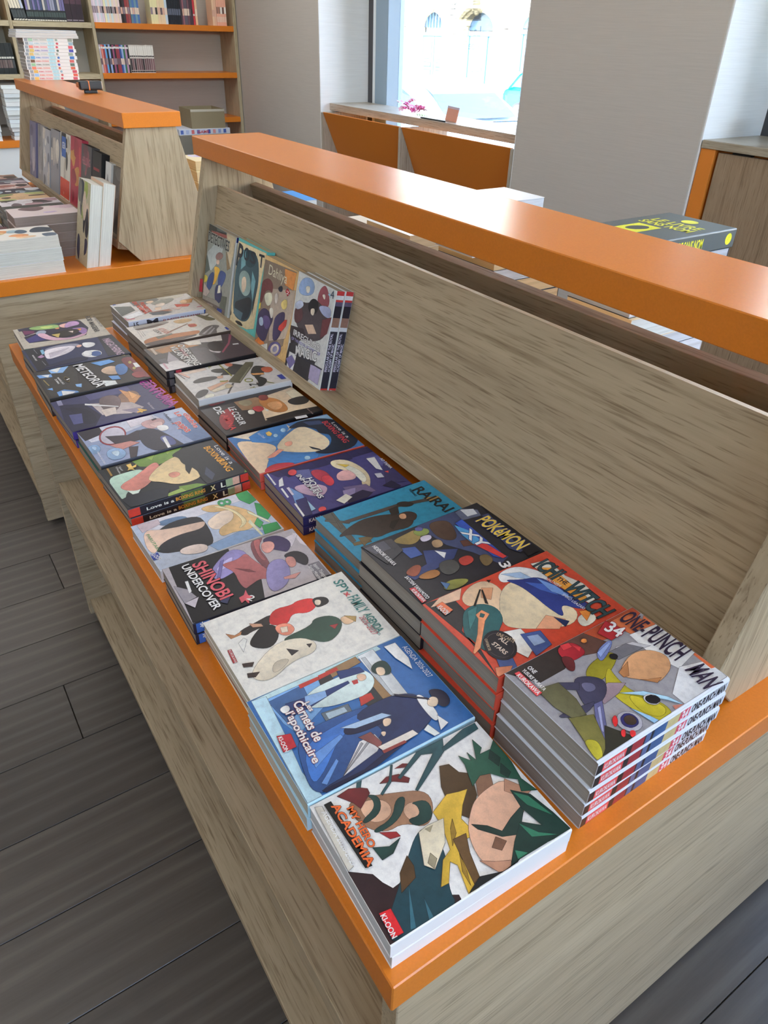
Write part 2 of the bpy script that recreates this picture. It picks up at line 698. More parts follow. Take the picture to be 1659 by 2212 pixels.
box('cabinet_top', 2.70, 3.085, -1.58, 1.79, T + 0.220, T + 0.250, wood('grey_oak_top', 'Y', 'b0a896', '857a69', 0.3, 0.5), rt, 0.002, O)
box('corner_post', 2.705, 2.76, 1.725, 1.79, 0, T + 0.220, ORANGE2, rt, 0.001, O)
box('carcass', 2.74, 3.07, -1.58, 1.724, 0, T + 0.219, ORANGE2, rt, 0, O)
for i in range(5):
    y1 = 1.712 - i * 0.66
    d = box('cabinet_door', 2.712, 2.732, y1 - 0.655, y1, 0.08, T + 0.211, BROWN, rt, 0.001, O)
    box('door_catch', 2.714, 2.738, y1 - 0.14, y1 - 0.06, T + 0.2112, T + 0.217, DARKP, d, 0, O)

# ------------------------------------------------------------------ bookcases on the back wall
SHF = [-0.06 - 0.325, -0.06, 0.262, 0.582]
rt = thing('bookcase', (2.12, 6.45, 0), 'bookcase with thick orange shelves against the back wall', 'bookcase', 'bookcases along the back wall')
O = (2.12, 6.45, 0)
BZ = wood('pale_oak_z', 'Z', 'c0b396', '9c8f76')
BX = wood('pale_oak_x', 'X', 'c8bc9e', 'a3967a')
box('upright', 2.667, 2.694, 6.30, 6.595, 0, ZC - 0.05, BZ, rt, 0.001, O)
for z in SHF:
    box('shelf', 1.572, 2.666, 6.298, 6.595, T + z - 0.038, T + z, ORANGE, rt, 0.001, O)
rt = thing('bookcase', (0.75, 6.45, 0), 'pale oak bookcase with dark comics on the left of the back wall', 'bookcase', 'bookcases along the back wall')
O = (0.75, 6.45, 0)
for x in (-0.18, 0.40, 0.985, 1.549):
    box('upright', x, x + 0.022, 6.30, 6.595, 0, ZC - 0.05, BZ, rt, 0.001, O)
for x0, x1 in ((-0.158, 0.399), (0.423, 0.984), (1.008, 1.548)):
    for z in (0.257, 0.579):
        box('shelf', x0, x1, 6.298, 6.595, T + z - 0.034, T + z, BX, rt, 0.001, O)
    box('back_board', x0, x1, 6.575, 6.596, 0.7, ZC - 0.06, plain('bookcase_back', 'b4b0aa', 0.7, 0.2), rt, 0, O)
rt = thing('base_cabinet', (0.5, 6.14, 0), 'white base cabinet with an orange top below the oak bookcase', 'cabinet')
O = (0.5, 6.14, 0)
box('cabinet_top', -0.6, 1.53, 5.99, 6.292, T - 0.175, T - 0.131, ORANGE, rt, 0.001, O)
box('cabinet_body', -0.6, 1.53, 6.005, 6.292, 0, T - 0.175, WHITE, rt, 0.001, O)

# ------------------------------------------------------------------ printed cover patches: background, flat colour patches (half millimetres), lettering
ART={
'F11':('dedad6',[
('2c1c1f',0,'141 1 132 1 155 32 175 39 190 48 187 75 226 88 250 129 259 128 259 1'),
('1f3f49',1,'164 90 132 129 132 153 187 152 234 121 265 118 260 46 260 4 232 9 194 55'),
('35606f',0,'195 73 257 46 255 37'),
('35606f',0,'225 81 259 77 259 69 259 68'),
('4c3722',0,'157 95 175 70 203 55 194 87 177 95'),
('8f6a52',1,'80 60 35 52 25 74 50 136 72 186 103 186 136 153 106 121 107 87'),
('c39c82',1,'76 72 45 70 37 88 55 119 81 117 88 92'),
('c39c82',1,'103 130 83 133 79 153 94 171 116 163 118 141'),
('1e3b36',1,'28 92 42 113 71 100 77 65 68 63 60 92 44 100'),
('1e3b36',1,'61 134 67 153 98 121 102 76 92 68 91 109'),
('1e3b36',1,'81 150 91 182 126 169 125 136 104 128 110 153 91 159'),
('611d20',0,'7 49 4 73 11 90 20 102 30 101 48 73 32 67'),
('611d20',0,'23 125 17 142 23 164 40 177 47 170 31 148'),
('611d20',0,'10 163 8 182 18 198 19 185'),
('8b2528',0,'101 77 114 102 124 104 120 87'),
('611d20',0,'20 241 24 253 32 252'),
('274a50',0,'1 161 1 163 2 165 31 144 45 118 41 116 26 142'),
('274a50',0,'1 216 1 276 25 262 69 175 65 172 18 242 10 221 34 161 29 159 2 215'),
('274a50',0,'2 350 16 348 25 261 17 263 2 321'),
('274a50',0,'1 91 1 102 13 93 10 85'),
('1e3b36',0,'118 54 130 79 126 102 143 78 144 57'),
('48351f',0,'47 236 52 253 75 259 88 276 127 259 158 222 132 202 84 214'),
('c8a43c',0,'100 214 106 233 110 251 130 226 150 208 185 213 182 178 220 173 259 163 259 142 212 155 201 148 228 126 227 112 193 140 185 160 144 173 116 174'),
('8c6e2b',0,'142 195 166 186 182 167 156 181'),
('8c6e2b',0,'197 169 226 162 249 153 225 155'),
('5d452a',0,'173 174 175 199 206 184 246 173 256 158 209 167'),
('cdc3ab',0,'131 152 134 183 171 160 199 120 185 109 134 133'),
('8f866f',0,'173 129 186 133 198 120 185 116'),
('8f866f',0,'134 144 135 161 144 149'),
('7d5b47',0,'92 281 106 305 131 293 133 257'),
('cba087',1,'132 254 126 285 127 320 170 346 201 295 227 260 261 226 257 205 224 189 175 201 143 234'),
('a57a63',0,'127 320 169 347 173 324 146 304'),
('a57a63',0,'224 189 257 205 259 217 259 227 249 233 238 210'),
('6d4d3d',0,'205 237 220 248 229 231 217 220'),
('20352f',0,'167 216 182 237 203 253 192 279 180 322 222 274 211 247 180 220'),
('24503f',0,'31 322 54 326 64 314 65 338 52 355 76 355 105 354 142 346 174 355 162 329 140 340 125 321 106 305 100 286 111 262 93 268 68 277 47 278 67 292 49 296 71 301'),
('17302a',0,'66 336 89 342 102 328 80 322'),
('17302a',0,'98 335 122 339 129 327 115 321'),
('16302a',0,'150 314 174 339 219 349 259 354 259 343 256 303 255 246 259 226 259 224 229 257 205 289 229 317 187 308'),
('2d6b53',0,'155 315 175 334 226 346 187 320'),
('2d6b53',0,'205 285 235 303 256 330 236 288'),
('2d6b53',0,'239 249 254 265 254 243'),
('191d1f',0,'259 139 245 173 259 216 259 233 255 246 259 221'),
('bcb8ae',0,'128 1 7 6 11 18 130 12 133 1'),
('101010',0,'11 22 11 35 144 38 142 27'),
('c4252c',0,'212 9 215 28 254 26 253 7'),
],[
('ACADEMIA', 'e8612b', 9.4, 15.5, 62.2, 7.0, 0, 1),
('MY HERO', 'e8612b', 18.4, 25.9, 40.4, 6.0, -2, 1),
('AGENDA 2026-2027', 'f2efe8', 10.3, 5.9, 55.0, 4.6, -1, 1),
('KI-OON', 'f4f0ea', 108.1, 4.4, 18.6, 4.2, -3, 1),
]),
'F10':('2f62a0',[
('a9c8e2',0,'221 1 3 9 3 41 259 2 259 1 258 1'),
('b3cfe6',0,'3 9 1 79 1 298 13 301 14 32'),
('6f9ccc',0,'14 32 14 166 70 162 122 52 83 39'),
('3c5f91',0,'22 36 17 113 60 108 87 46'),
('a9c8e2',0,'259 1 3 9 7 39 118 30 198 21 259 30'),
('c7ccd0',0,'6 247 4 286 147 281 148 254 116 248'),
('b0b6bc',0,'15 251 15 260 132 256 130 248'),
('8d6f4d',0,'9 169 4 243 24 245 31 174'),
('2c2a2c',0,'15 148 13 175 42 173 41 143'),
('b0362d',0,'11 151 10 195 19 194 22 149'),
('b0362d',0,'13 106 13 149 22 149 24 105'),
('2c2f33',0,'75 229 128 240 145 204 110 190'),
('8d6f4d',0,'62 246 134 250 134 232 77 232'),
('b0362d',0,'101 195 105 220 121 218 124 186'),
('5b6670',0,'100 111 106 167 132 164 126 110'),
('9db0bd',0,'104 118 109 157 122 157 120 117'),
('c4d9ee',1,'38 119 35 181 38 237 76 250 105 220 102 169 92 124 65 80'),
('26386b',0,'21 189 34 235 51 238 43 185'),
('26386b',0,'44 62 54 136 65 164 77 99 78 66'),
('7fa3d0',0,'46 103 54 145 69 141 73 93'),
('26386b',0,'54 145 55 196 62 196 69 141'),
('b23b3b',0,'59 202 61 215 71 211 70 201'),
('d9b49b',1,'48 218 56 236 71 231 69 214'),
('1d3632',1,'41 263 42 290 70 291 85 279 76 260 57 248'),
('e2bda3',1,'52 261 60 279 80 271 76 255'),
('27497f',1,'126 42 120 101 126 172 140 232 160 238 183 205 261 124 260 63 252 23 219 18'),
('3767b0',1,'148 47 139 123 137 191 150 235 170 227 165 174 162 119 219 55 234 21'),
('1e2a52',1,'138 148 128 240 151 297 200 304 228 279 248 180 257 118 258 38 246 34 244 111 216 160 191 201'),
('5b86c4',0,'177 47 162 119 170 120 204 45'),
('5b86c4',0,'236 39 205 86 212 87 244 46'),
('16193a',1,'150 133 165 174 172 213 181 202 180 157 169 122'),
('9fb9de',0,'150 125 160 211 174 224 165 149'),
('e0bba2',1,'172 204 179 221 192 211 191 196'),
('e0bba2',1,'196 184 201 196 211 184'),
('c7c6c8',0,'244 78 195 140 195 173 218 175 230 157'),
('8f8e94',0,'244 78 198 142 202 144'),
('8f8e94',0,'244 78 196 164 201 166'),
('7a4543',0,'186 143 187 169 218 175 229 164 216 160'),
('dcdbe6',1,'157 288 161 304 217 305 234 289 209 284'),
('1f1c33',1,'157 321 172 347 203 345 213 326 202 316 175 317'),
('e4c0a8',1,'173 314 186 327 204 310 189 294'),
('1f1c33',0,'132 256 175 308 181 309 138 256'),
('d5e3ef',0,'12 309 14 336 66 336 97 325 52 312'),
('d5e3ef',0,'219 299 245 307 252 284'),
('cfdcea',0,'228 271 259 279 259 278 259 267 235 257'),
('14183a',0,'250 33 252 118 238 179 247 186 259 133 259 65 258 38'),
('d7cdc4',0,'223 163 224 239 237 243 241 169'),
('8b3a35',0,'234 165 236 213 242 214 241 165'),
('ab2530',0,'106 15 114 40 146 36 145 10'),
('ece2d6',1,'50 45 48 65 64 65 68 49'),
],[
('KI-OON', 'f3eee8', 55.2, 7.8, 18.2, 3.9, -4, 1),
('Carnets de', 'f0e6e0', 25.6, 37.5, 51.9, 9.5, -3, 1),
('Les', 'f0e6e0', 31.3, 47.0, 12.2, 5.2, 0, 1),
("l'apothicaire", 'f0e6e0', 33.5, 26.0, 64.0, 8.2, -3, 1),
('AGENDA 2026-2027', 'dce9f2', 16.8, 170.4, 49.7, 6.0, -1, 0),
]),
'F9':('d6d3cd',[
('a3b8b4',0,'173 302 234 311 231 316 170 309'),
('2b2422',1,'67 50 58 100 50 143 80 137 80 82 87 62'),
('a9744f',0,'58 29 73 44 68 62 78 56 79 33'),
('c02a2a',1,'76 120 39 148 48 193 40 208 49 247 76 245 93 215 72 181 100 158 93 136'),
('1d1a1a',1,'49 242 61 274 85 272 87 241 78 236'),
('e6c4ae',1,'58 245 66 259 82 248 75 238'),
('1f1c1c',1,'106 62 71 111 93 136 130 122 149 92 127 61'),
('b98d73',0,'55 85 69 108 79 108 70 87'),
('d7846c',1,'89 129 95 161 124 166 135 141 116 125'),
('e3c4b0',0,'101 138 106 153 122 147 118 134'),
('d9d6d0',0,'100 41 90 57 99 61 130 40'),
('2c473a',1,'135 126 131 199 113 214 123 253 152 267 183 242 198 203 160 171 152 133'),
('8e2f31',0,'151 233 156 253 167 238'),
('d9b491',1,'139 263 148 294 169 290 170 263'),
('a98a55',0,'140 276 156 299 171 289'),
('cdc3b0',1,'191 25 139 105 149 160 181 186 208 169 205 115 230 62 220 32'),
('b7ac9a',1,'186 83 196 119 216 85 215 65'),
('3b2e2b',0,'159 24 167 47 177 39 170 23'),
('3b2e2b',0,'189 22 198 46 207 33 201 19'),
('2a2426',0,'167 121 185 141 191 122'),
('2a2426',0,'176 163 181 175 190 164'),
('a1262d',0,'108 13 109 21 149 18 149 9'),
],[
('SPY', '2f6e68', 12.0, 156.5, 27.1, 11.9, -4, 1),
('FAMILY', '2f6e68', 45.8, 156.5, 31.0, 13.1, -3, 1),
('x', 'b5323c', 36.6, 156.5, 7.8, 5.1, 5, 1),
('AGENDA', '2f6e68', 80.1, 157.5, 32.6, 9.1, -3, 1),
('2026-2027', 'a5454e', 81.2, 150.9, 32.4, 6.5, -2, 0),
('KUROKAWA', 'e8d8d4', 55.1, 7.3, 19.7, 2.6, -4, 0),
]),
'F8':('a59ea3',[
('1b1a1d',0,'1 17 1 170 71 159 149 183 223 168 223 20 220 2'),
('17171a',0,'223 82 87 130 117 169 155 194 223 173'),
('c7bfc6',0,'18 340 25 349 88 349 72 339'),
('c7bfc6',0,'31 298 22 349 32 349 74 313'),
('8c83b6',1,'67 97 27 139 5 176 30 205 75 195 97 149 111 98'),
('b3abd6',1,'72 104 40 148 37 173 76 139'),
('6a639a',0,'40 134 38 144 100 112 102 102'),
('7d4b50',1,'6 224 -4 253 -1 267 32 238 93 240 143 228 84 211'),
('9f5b5c',1,'53 134 55 175 37 202 73 206 123 222 174 228 176 217 149 197 165 158 170 147 141 143 97 149 65 134'),
('6f383c',0,'84 154 105 183 123 194 115 179'),
('9f5b5c',1,'-5 236 4 260 46 232 99 237 82 221'),
('3b2f55',1,'3 265 7 304 54 323 90 295 75 283 54 262 24 256'),
('c98f86',1,'18 253 25 281 54 277 73 249 50 240'),
('837ba6',1,'99 237 106 278 166 269 209 235 216 195 159 202'),
('29252b',1,'95 273 89 316 129 334 167 312 132 295'),
('b98078',1,'105 276 110 301 148 293 152 271'),
('b98078',0,'175 243 177 288 192 266 183 242'),
('6f6a72',0,'223 309 161 316 161 345 223 345'),
('8f8a92',0,'77 5 106 30 141 39 148 7'),
('b7b0b8',0,'148 7 143 43 175 23'),
('e9e4e0',0,'74 33 75 40 116 35 120 28'),
('c85560',0,'192 122 189 135 173 146 194 144 203 153 208 140 223 135 223 133 208 131 213 120'),
('2f3352',0,'164 92 174 110 199 91 185 79'),
],[
('Ippon Takegushi', 'e8e4e4', 83.6, 163.5, 33.7, 4.7, 0, 0),
('Santa Mitarashi', 'e8e4e4', 83.5, 156.2, 32.7, 4.7, 1, 0),
('SHINOBI', 'c85560', 9.6, 34.3, 80.4, 16.3, 5, 1),
('UNDERCOVER', 'eceaea', 6.5, 21.8, 96.4, 9.9, 4, 1),
('2', 'f4f2f2', 102.3, 67.4, 7.8, 8.7, 29, 1),
]),
'F7':('a9b4c8',[
('c9c8d2',0,'1 17 1 313 39 309 59 38'),
('7f9cc4',0,'227 156 191 144 175 246 227 328'),
('5f7898',1,'16 61 20 136 54 149 49 74'),
('b9a9b0',0,'3 15 6 73 31 72 46 17'),
('2b2b30',1,'36 79 42 171 90 178 180 165 197 142 178 75 161 25 103 6'),
('d8b7a4',1,'33 22 63 69 77 157 83 181 112 160 104 96 117 41 158 11 115 2'),
('e0c2b0',1,'90 178 69 213 49 267 91 276 136 251 142 208 132 178'),
('c9a877',1,'16 186 15 227 48 273 113 311 162 306 186 263 170 226 176 184 134 194 118 250 65 265 57 209'),
('dfc79f',1,'17 217 48 259 109 277 151 275 168 236 138 268 72 261'),
('e6d8b8',0,'95 297 175 327 187 325 111 294'),
('e6d8b8',0,'140 285 224 284 224 278 151 275'),
('2f8a4c',0,'1 306 1 339 1 341 28 343 62 343 71 317 34 302'),
('2f8a4c',0,'71 332 84 343 153 343 167 327 131 312'),
('2f8a4c',0,'184 300 190 342 225 338 226 288'),
('3f9a5c',0,'144 305 173 310 194 290 166 286'),
('d3c4be',1,'167 71 168 120 191 144 217 125 195 69'),
('2b3f92',0,'164 1 150 2 151 21 179 19 178 1'),
],[
('8', '3f8f5c', 2.8, 122.6, 17.1, 18.4, -8, 1),
('PARUTAKI', '3f8f5c', 30.2, 10.4, 41.5, 4.5, 1, 0),
('KI-OON', 'f0f0f2', 75.9, 0.9, 16.4, 5.9, 17, 1),
]),
'F6':('22262a',[
('6b8a3c',0,'1 101 1 262 61 198 65 139 45 110'),
('86a048',0,'1 144 1 173 30 153'),
('86a048',0,'1 208 1 235 20 205'),
('6b8a3c',0,'251 152 215 163 228 213 251 237'),
('93aa58',0,'251 118 234 119 227 167 251 172'),
('6b8a3c',0,'251 363 251 311 230 307 221 363'),
('20201f',0,'1 15 1 101 43 106 64 13'),
('a9c4b4',1,'60 6 55 61 59 114 132 114 150 36 214 5 139 5'),
('c8d6ca',0,'145 29 157 77 202 43'),
('c77f74',1,'119 21 91 84 35 160 80 162 148 108 176 62 153 26'),
('e0bd90',1,'125 103 75 154 46 209 46 243 125 263 198 245 211 202 202 159 162 129 148 108'),
('ce8c78',1,'132 160 130 189 156 197 166 165'),
('1d2025',1,'34 209 10 258 5 342 64 376 179 377 254 359 273 311 272 249 230 231 177 244 130 237 98 221 58 228'),
('3a4256',0,'61 337 99 363 190 363 143 339'),
('3a4256',0,'155 274 210 278 237 256 193 252'),
('1d2025',0,'103 229 132 240 168 215 142 215'),
('1d2025',0,'156 244 158 263 212 234'),
('20242e',0,'194 3 185 32 194 117 216 135 251 114 251 44 245 11'),
('d9b25e',0,'14 79 13 94 33 91 27 107 44 99 43 90 59 91 48 81 50 71 36 79'),
('a07a3a',0,'4 23 5 29 53 26 54 20'),
],[
('BOXING', 'd89a3a', 20.9, 157.9, 53.9, 10.6, 0, 1),
('RING', 'd89a3a', 70.0, 158.9, 39.0, 10.5, -3, 1),
('Love is a', 'e6e4dc', 25.4, 173.7, 65.8, 7.1, -3, 0),
('Kaori', 'e6e4dc', 7.6, 28.1, 13.2, 3.3, 0, 0),
('Ozaki', 'e6e4dc', 5.1, 24.4, 22.4, 2.9, -5, 0),
]),
'F5':('8a96b4',[
('b9bccb',0,'1 2 1 250 45 263 87 107 92 20'),
('c8c2cc',0,'1 160 1 224 7 245 45 242 56 157'),
('5f759c',0,'61 330 68 353 255 353 255 336 253 294 184 281'),
('a8b4cc',0,'1 287 1 353 65 353 61 288'),
('2a2630',0,'1 1 1 60 2 71 51 70 72 7'),
('b48f90',1,'35 184 34 267 87 267 113 207'),
('c9a9a6',1,'61 205 61 267 118 235'),
('8b2f3a',0,'82 133 102 126 120 117 134 104 142 90 145 77 142 64 133 55 119 48 101 45 82 47 62 53 44 62 29 75 19 89 16 103 19 116 28 126 43 133 62 135'),
('b9b4c2',0,'82 128 99 123 114 114 126 103 134 91 136 79 133 68 126 59 114 53 99 50 82 52 65 57 49 65 37 76 28 88 26 101 28 113 36 122 49 128 65 130'),
('332b36',0,'74 68 102 131 87 166 108 219 153 193 157 123 141 80'),
('2b2a38',1,'87 166 92 214 159 240 228 254 268 263 264 220 258 174 196 148'),
('51588a',1,'163 209 174 245 246 246 236 211'),
('e6dcd8',1,'87 226 98 263 134 260 138 228'),
('dfe0e6',0,'255 208 180 217 176 229 253 219 255 212'),
('b8807a',0,'141 62 147 126 172 147 189 84'),
('7fa0c4',1,'114 0 109 29 148 36 178 13 154 -7'),
('a3bcd6',1,'119 8 126 29 157 15'),
('86a4c6',1,'172 38 163 78 209 96 247 70 234 33'),
('b3c6dc',1,'184 48 187 80 231 61'),
('3b3238',0,'255 90 183 109 193 135 255 109'),
],[
('diable', 'c43a3c', 25.6, 168.4, 60.3, 8.5, -3, 1),
('Le', 'c43a3c', 14.8, 156.6, 18.4, 9.7, 7, 1),
('papa', 'b83a3c', 50.2, 144.2, 43.5, 9.4, 5, 1),
("s'habille en", '3a3540', 8.2, 140.5, 45.9, 5.3, -1, 0),
('1', '3a3a48', 19.2, 115.6, 4.1, 8.9, 16, 0),
('MANA BOOKS', 'e0e6ec', 81.6, 7.8, 42.7, 2.6, -2, 0),
]),
'F4':('3a3a5c',[
('23243c',0,'263 1 175 1 39 20 70 93 190 116 263 74'),
('1c1d30',1,'70 22 90 76 166 102 243 88 229 45 116 47'),
('4c4f7c',0,'132 26 143 66 217 49 212 19'),
('4c4c74',0,'1 117 1 268 56 268 57 119'),
('8a6a58',1,'65 207 43 273 101 287 169 245 167 195'),
('c08a5c',0,'18 234 114 282 185 223 116 235'),
('dba06a',0,'50 258 102 275 122 245'),
('b0a4a4',0,'82 111 147 236 209 259 233 205 193 120'),
('6a5a5c',1,'55 142 46 202 104 217 186 177 187 133'),
('c9bcb4',0,'153 127 155 177 207 165 211 125'),
('8a7e90',0,'192 187 203 250 245 223'),
('e8e4ea',0,'73 97 155 188 161 186 86 93'),
('8484a0',0,'1 20 1 36 46 32 44 16'),
],[
('CENTURIA', 'a83a90', -8.6, 162.8, 135.4, 17.2, 3, 1),
('CENTURIA', '8a2a7a', -3.4, 157.3, 134.9, 16.4, 3, 1),
('4', 'd8a850', 104.6, 112.6, 18.7, 15.9, 1, 1),
('Tohru Kuramori', 'c8c0cc', 91.1, 138.9, 30.5, 4.2, 0, 0),
]),
'F3':('2f2c2c',[
('3c3a38',0,'15 11 17 153 255 108 253 9'),
('7fa8d4',0,'8 54 1 69 1 127 3 129 57 95 42 56'),
('d8e4f0',0,'11 58 1 91 1 102 46 77'),
('6f9cd0',0,'36 6 49 55 79 53 69 9'),
('d8e4f0',0,'44 20 53 49 78 38'),
('5f8cc4',0,'265 33 225 34 213 62 249 99 265 103'),
('dfe9f4',0,'265 45 221 51 253 93 265 79'),
('7fa8d4',0,'188 107 193 129 226 120 210 106'),
('6a9ad0',0,'182 10 179 30 204 27'),
('b99f88',1,'104 216 74 264 118 295 177 272 159 228'),
('4a70a4',1,'78 285 86 327 173 306 197 265 134 268'),
('6f3236',1,'26 312 24 370 162 371 273 367 233 325 148 319'),
('8a3a3c',1,'189 306 187 357 249 353 247 310'),
('e0dcd4',0,'98 346 99 361 146 361 146 342'),
('5f96d0',0,'16 208 16 280 49 293 64 233'),
('d0dcea',0,'265 196 202 194 229 240 265 238'),
('5a8cc4',0,'175 229 188 263 226 262 217 233'),
('a89a60',0,'88 345 92 343 96 341 98 339 99 337 99 335 97 333 94 332 90 332 86 332 81 333 77 335 74 337 71 339 70 342 70 344 72 345 75 346 79 346 84 346'),
('a89a60',0,'153 341 157 339 161 337 163 335 164 333 164 331 162 330 159 329 155 328 151 329 146 330 142 331 139 333 137 336 135 338 136 340 138 341 140 342 144 343 149 342'),
('8a7a48',0,'1 331 1 331 1 346 10 345'),
('8a7a4c',0,'154 95 157 93 156 90 153 88 148 86 141 85 132 84 123 84 115 85 108 87 103 89 100 91 101 94 104 96 109 98 117 100 125 100 134 100 142 99 149 98'),
('14120f',0,'150 95 152 93 152 91 149 89 144 87 138 86 131 86 124 86 117 86 111 88 107 89 105 91 106 93 108 95 113 97 119 98 126 99 134 99 141 98 146 96'),
('8a7a4c',0,'91 20 155 26 160 22 96 16'),
],[
('METEORIA', 'e6e2da', 5.8, 71.7, 123.7, 17.9, 5, 1),
('I', 'f0ece4', 66.3, 44.0, 3.3, 7.4, 36, 1),
('MARKUSO', 'e8e4dc', 48.5, 32.3, 36.1, 3.4, 3, 1),
('ZUMMA', 'e8e4dc', 53.0, 26.8, 26.0, 3.4, 1, 1),
]),
'F2':('2b3150',[
('20222a',0,'3 11 7 71 155 57 230 55 242 8'),
('8a8a9c',1,'31 73 9 144 28 208 62 216 69 151 69 89'),
('d4cdd4',1,'42 76 33 137 50 196 82 187 118 155 136 111 151 64 99 65'),
('b8b0bc',0,'84 85 71 139 62 170 113 117 134 79'),
('dcd8de',1,'37 222 40 251 63 274 98 260 103 221'),
('d4a898',1,'58 194 50 219 73 218 84 198'),
('7fb0c8',0,'34 63 33 76 80 71 86 59'),
('a884a8',0,'104 37 85 58 114 62 122 46'),
('dfe6f0',0,'188 263 199 258 207 250 212 240 214 228 212 217 206 206 197 198 186 192 174 190 162 191 151 195 142 203 137 213 135 225 137 237 143 247 152 256 163 262 176 264'),
('3f5a90',0,'190 259 198 256 205 251 210 246 212 240 211 234 208 229 202 225 195 222 186 222 177 223 169 226 162 231 157 237 155 243 156 249 159 254 165 258 173 260 181 261'),
('e6ecf4',0,'172 228 181 225 189 220 194 215 197 209 197 204 193 200 188 196 179 195 170 195 160 196 151 199 143 204 137 209 134 215 135 220 138 225 144 228 152 230 162 230'),
('20243c',1,'229 13 187 109 185 192 230 208 232 71'),
('23252c',0,'1 301 4 359 235 359 242 359 235 274'),
('9a9aa2',0,'14 45 69 46 71 45 16 43'),
('9a9aa2',0,'151 43 204 46 205 44 153 42'),
],[
('MAKGATHERING', 'b49aac', 20.0, 153.7, 100.8, 15.3, 0, 1),
('MANKI GREY', 'd8d8dc', 36.8, 11.8, 34.6, 3.1, -1, 1),
]),
'F1':('b2ab9e',[
('2c2a3e',0,'4 18 1 47 1 268 20 276 123 285 210 255 217 185 197 31 137 26'),
('3a3672',0,'146 25 104 80 188 100 193 31'),
('6a2f54',0,'32 34 57 78 89 69 86 30'),
('8fae6c',1,'7 58 1 116 17 180 65 180 64 126 43 70'),
('b8c878',1,'19 96 20 151 37 164 55 127'),
('3f5a52',0,'2 100 1 103 1 201 14 175'),
('d4a8a0',1,'34 176 18 219 41 242 72 226 79 188'),
('b48fb8',1,'16 214 6 250 36 269 69 258 73 229 86 192'),
('c88a64',1,'69 152 57 182 88 170'),
('9aa4b4',0,'92 118 100 116 108 112 114 106 118 100 120 93 119 87 115 81 110 77 102 75 94 75 86 78 78 82 72 87 67 94 66 101 67 107 70 113 76 116 84 118'),
('c8a0b0',1,'101 75 101 107 174 125 217 185 193 240 155 274 217 251 233 181 217 121 161 85'),
('8a6a9c',1,'102 211 101 262 148 279 206 248 165 241'),
('2a2420',1,'139 126 108 171 110 226 140 247 182 220 196 163 171 136'),
('c0a860',0,'140 129 141 164 188 148 174 141'),
('d89040',0,'117 238 122 257 149 245'),
('d8c8c0',0,'133 199 135 220 159 212'),
('c8c0b4',0,'113 30 85 78 94 75 114 33'),
('a8a094',0,'40 14 40 30 118 31 126 14'),
],[
('ROD MAGEAR', '3c3a3c', -12.4, 153.3, 110.4, 10.7, -3, 1),
("L'APPRENTIE DE", '4a4848', -14.4, 168.5, 84.8, 4.8, -1, 0),
('2', '5a5858', 93.3, 165.5, 3.9, 6.0, 29, 0),
]),
'R1':('c2bcb6',[
('76756f',0,'1 88 1 235 9 239 63 175 68 87'),
('5c5e58',0,'157 1 33 8 60 75 125 75 174 1'),
('b4aea0',1,'-16 216 -24 283 -23 349 32 341 62 252 28 213'),
('d0b8a0',1,'27 150 29 194 73 172 61 151'),
('8a8a80',1,'54 160 24 266 58 285 112 221 106 173'),
('d4c4b4',1,'100 163 75 215 102 224 136 187'),
('d8bca4',1,'130 158 127 190 166 183 169 151'),
('b88a5c',0,'89 299 88 358 141 331 146 300'),
('d4b088',1,'94 288 92 324 141 311 146 281'),
('c05040',0,'130 252 156 318 188 296 172 249'),
('9a6a54',0,'183 122 180 208 207 217 212 136'),
('e0dcd8',0,'186 2 142 87 195 88 226 19'),
('4a5058',0,'189 113 192 173 224 211 238 163 224 120'),
('c8b0a8',0,'172 211 174 273 213 246'),
('2f4f9c',0,'1 11 1 25 11 23 12 10'),
('d87080',0,'204 1 202 4 228 5 227 38 236 37 235 1'),
('d87080',0,'174 350 174 359 177 359 220 352 221 325 214 327 213 349'),
],[
('FUNESTE', 'c8452c', 16.7, 61.6, 73.5, 8.7, -3, 1),
('DU KARMA', 'c8452c', 3.8, 48.8, 92.9, 8.8, -1, 1),
]),
'R2':('cbc5bc',[
('8c867e',1,'-3 26 -1 91 -5 157 23 186 40 160 46 100 46 31'),
('5a4a40',0,'37 25 34 79 24 133 40 160 58 102 58 33'),
('c0a070',1,'17 194 17 267 48 282 70 246 65 202'),
('c88a5c',1,'87 239 98 274 143 262 133 227'),
('a8402c',0,'96 235 103 265 129 264 132 234'),
('6a6448',1,'-3 309 -2 329 48 356 101 371 97 328 49 321'),
('6a6448',0,'35 334 16 367 28 367 48 339'),
('6a625e',1,'241 221 172 276 150 325 177 353 207 317 268 299 257 246'),
('a8a0a0',0,'234 243 166 318 174 320 241 253'),
('a8a0a0',0,'255 261 253 257 188 319 198 318 255 271'),
('a86a3c',1,'181 9 162 89 178 183 183 258 228 233 220 154 220 73 245 4'),
('4a3a34',1,'222 -3 212 76 227 132 222 222 241 221 257 102 257 9'),
('6a6a5c',0,'169 68 162 139 177 139 199 69'),
('8a8684',0,'59 27 58 28 153 18 153 16'),
('8a8684',0,'64 36 63 37 145 29 145 27'),
('8a8684',0,'78 42 77 44 141 38 141 36'),
('8a5a3c',0,'144 127 83 241 88 240 151 127'),
('2f3f98',0,'210 355 209 367 244 367 245 353'),
],[
('AYXAN', 'c8806c', 41.8, 51.0, 37.5, 16.0, 10, 0),
('LEXY', '5a4a48', 42.2, 43.0, 33.8, 8.5, 3, 0),
]),
'R3':('4c4846',[
('84705a',0,'1 12 1 141 57 161 79 81 72 21'),
('a8784c',0,'32 34 9 113 23 154 66 210 72 135 79 50'),
('c4bcb6',0,'1 147 1 329 64 312 52 256 27 179'),
('dccfc4',0,'6 160 16 230 61 219 48 171'),
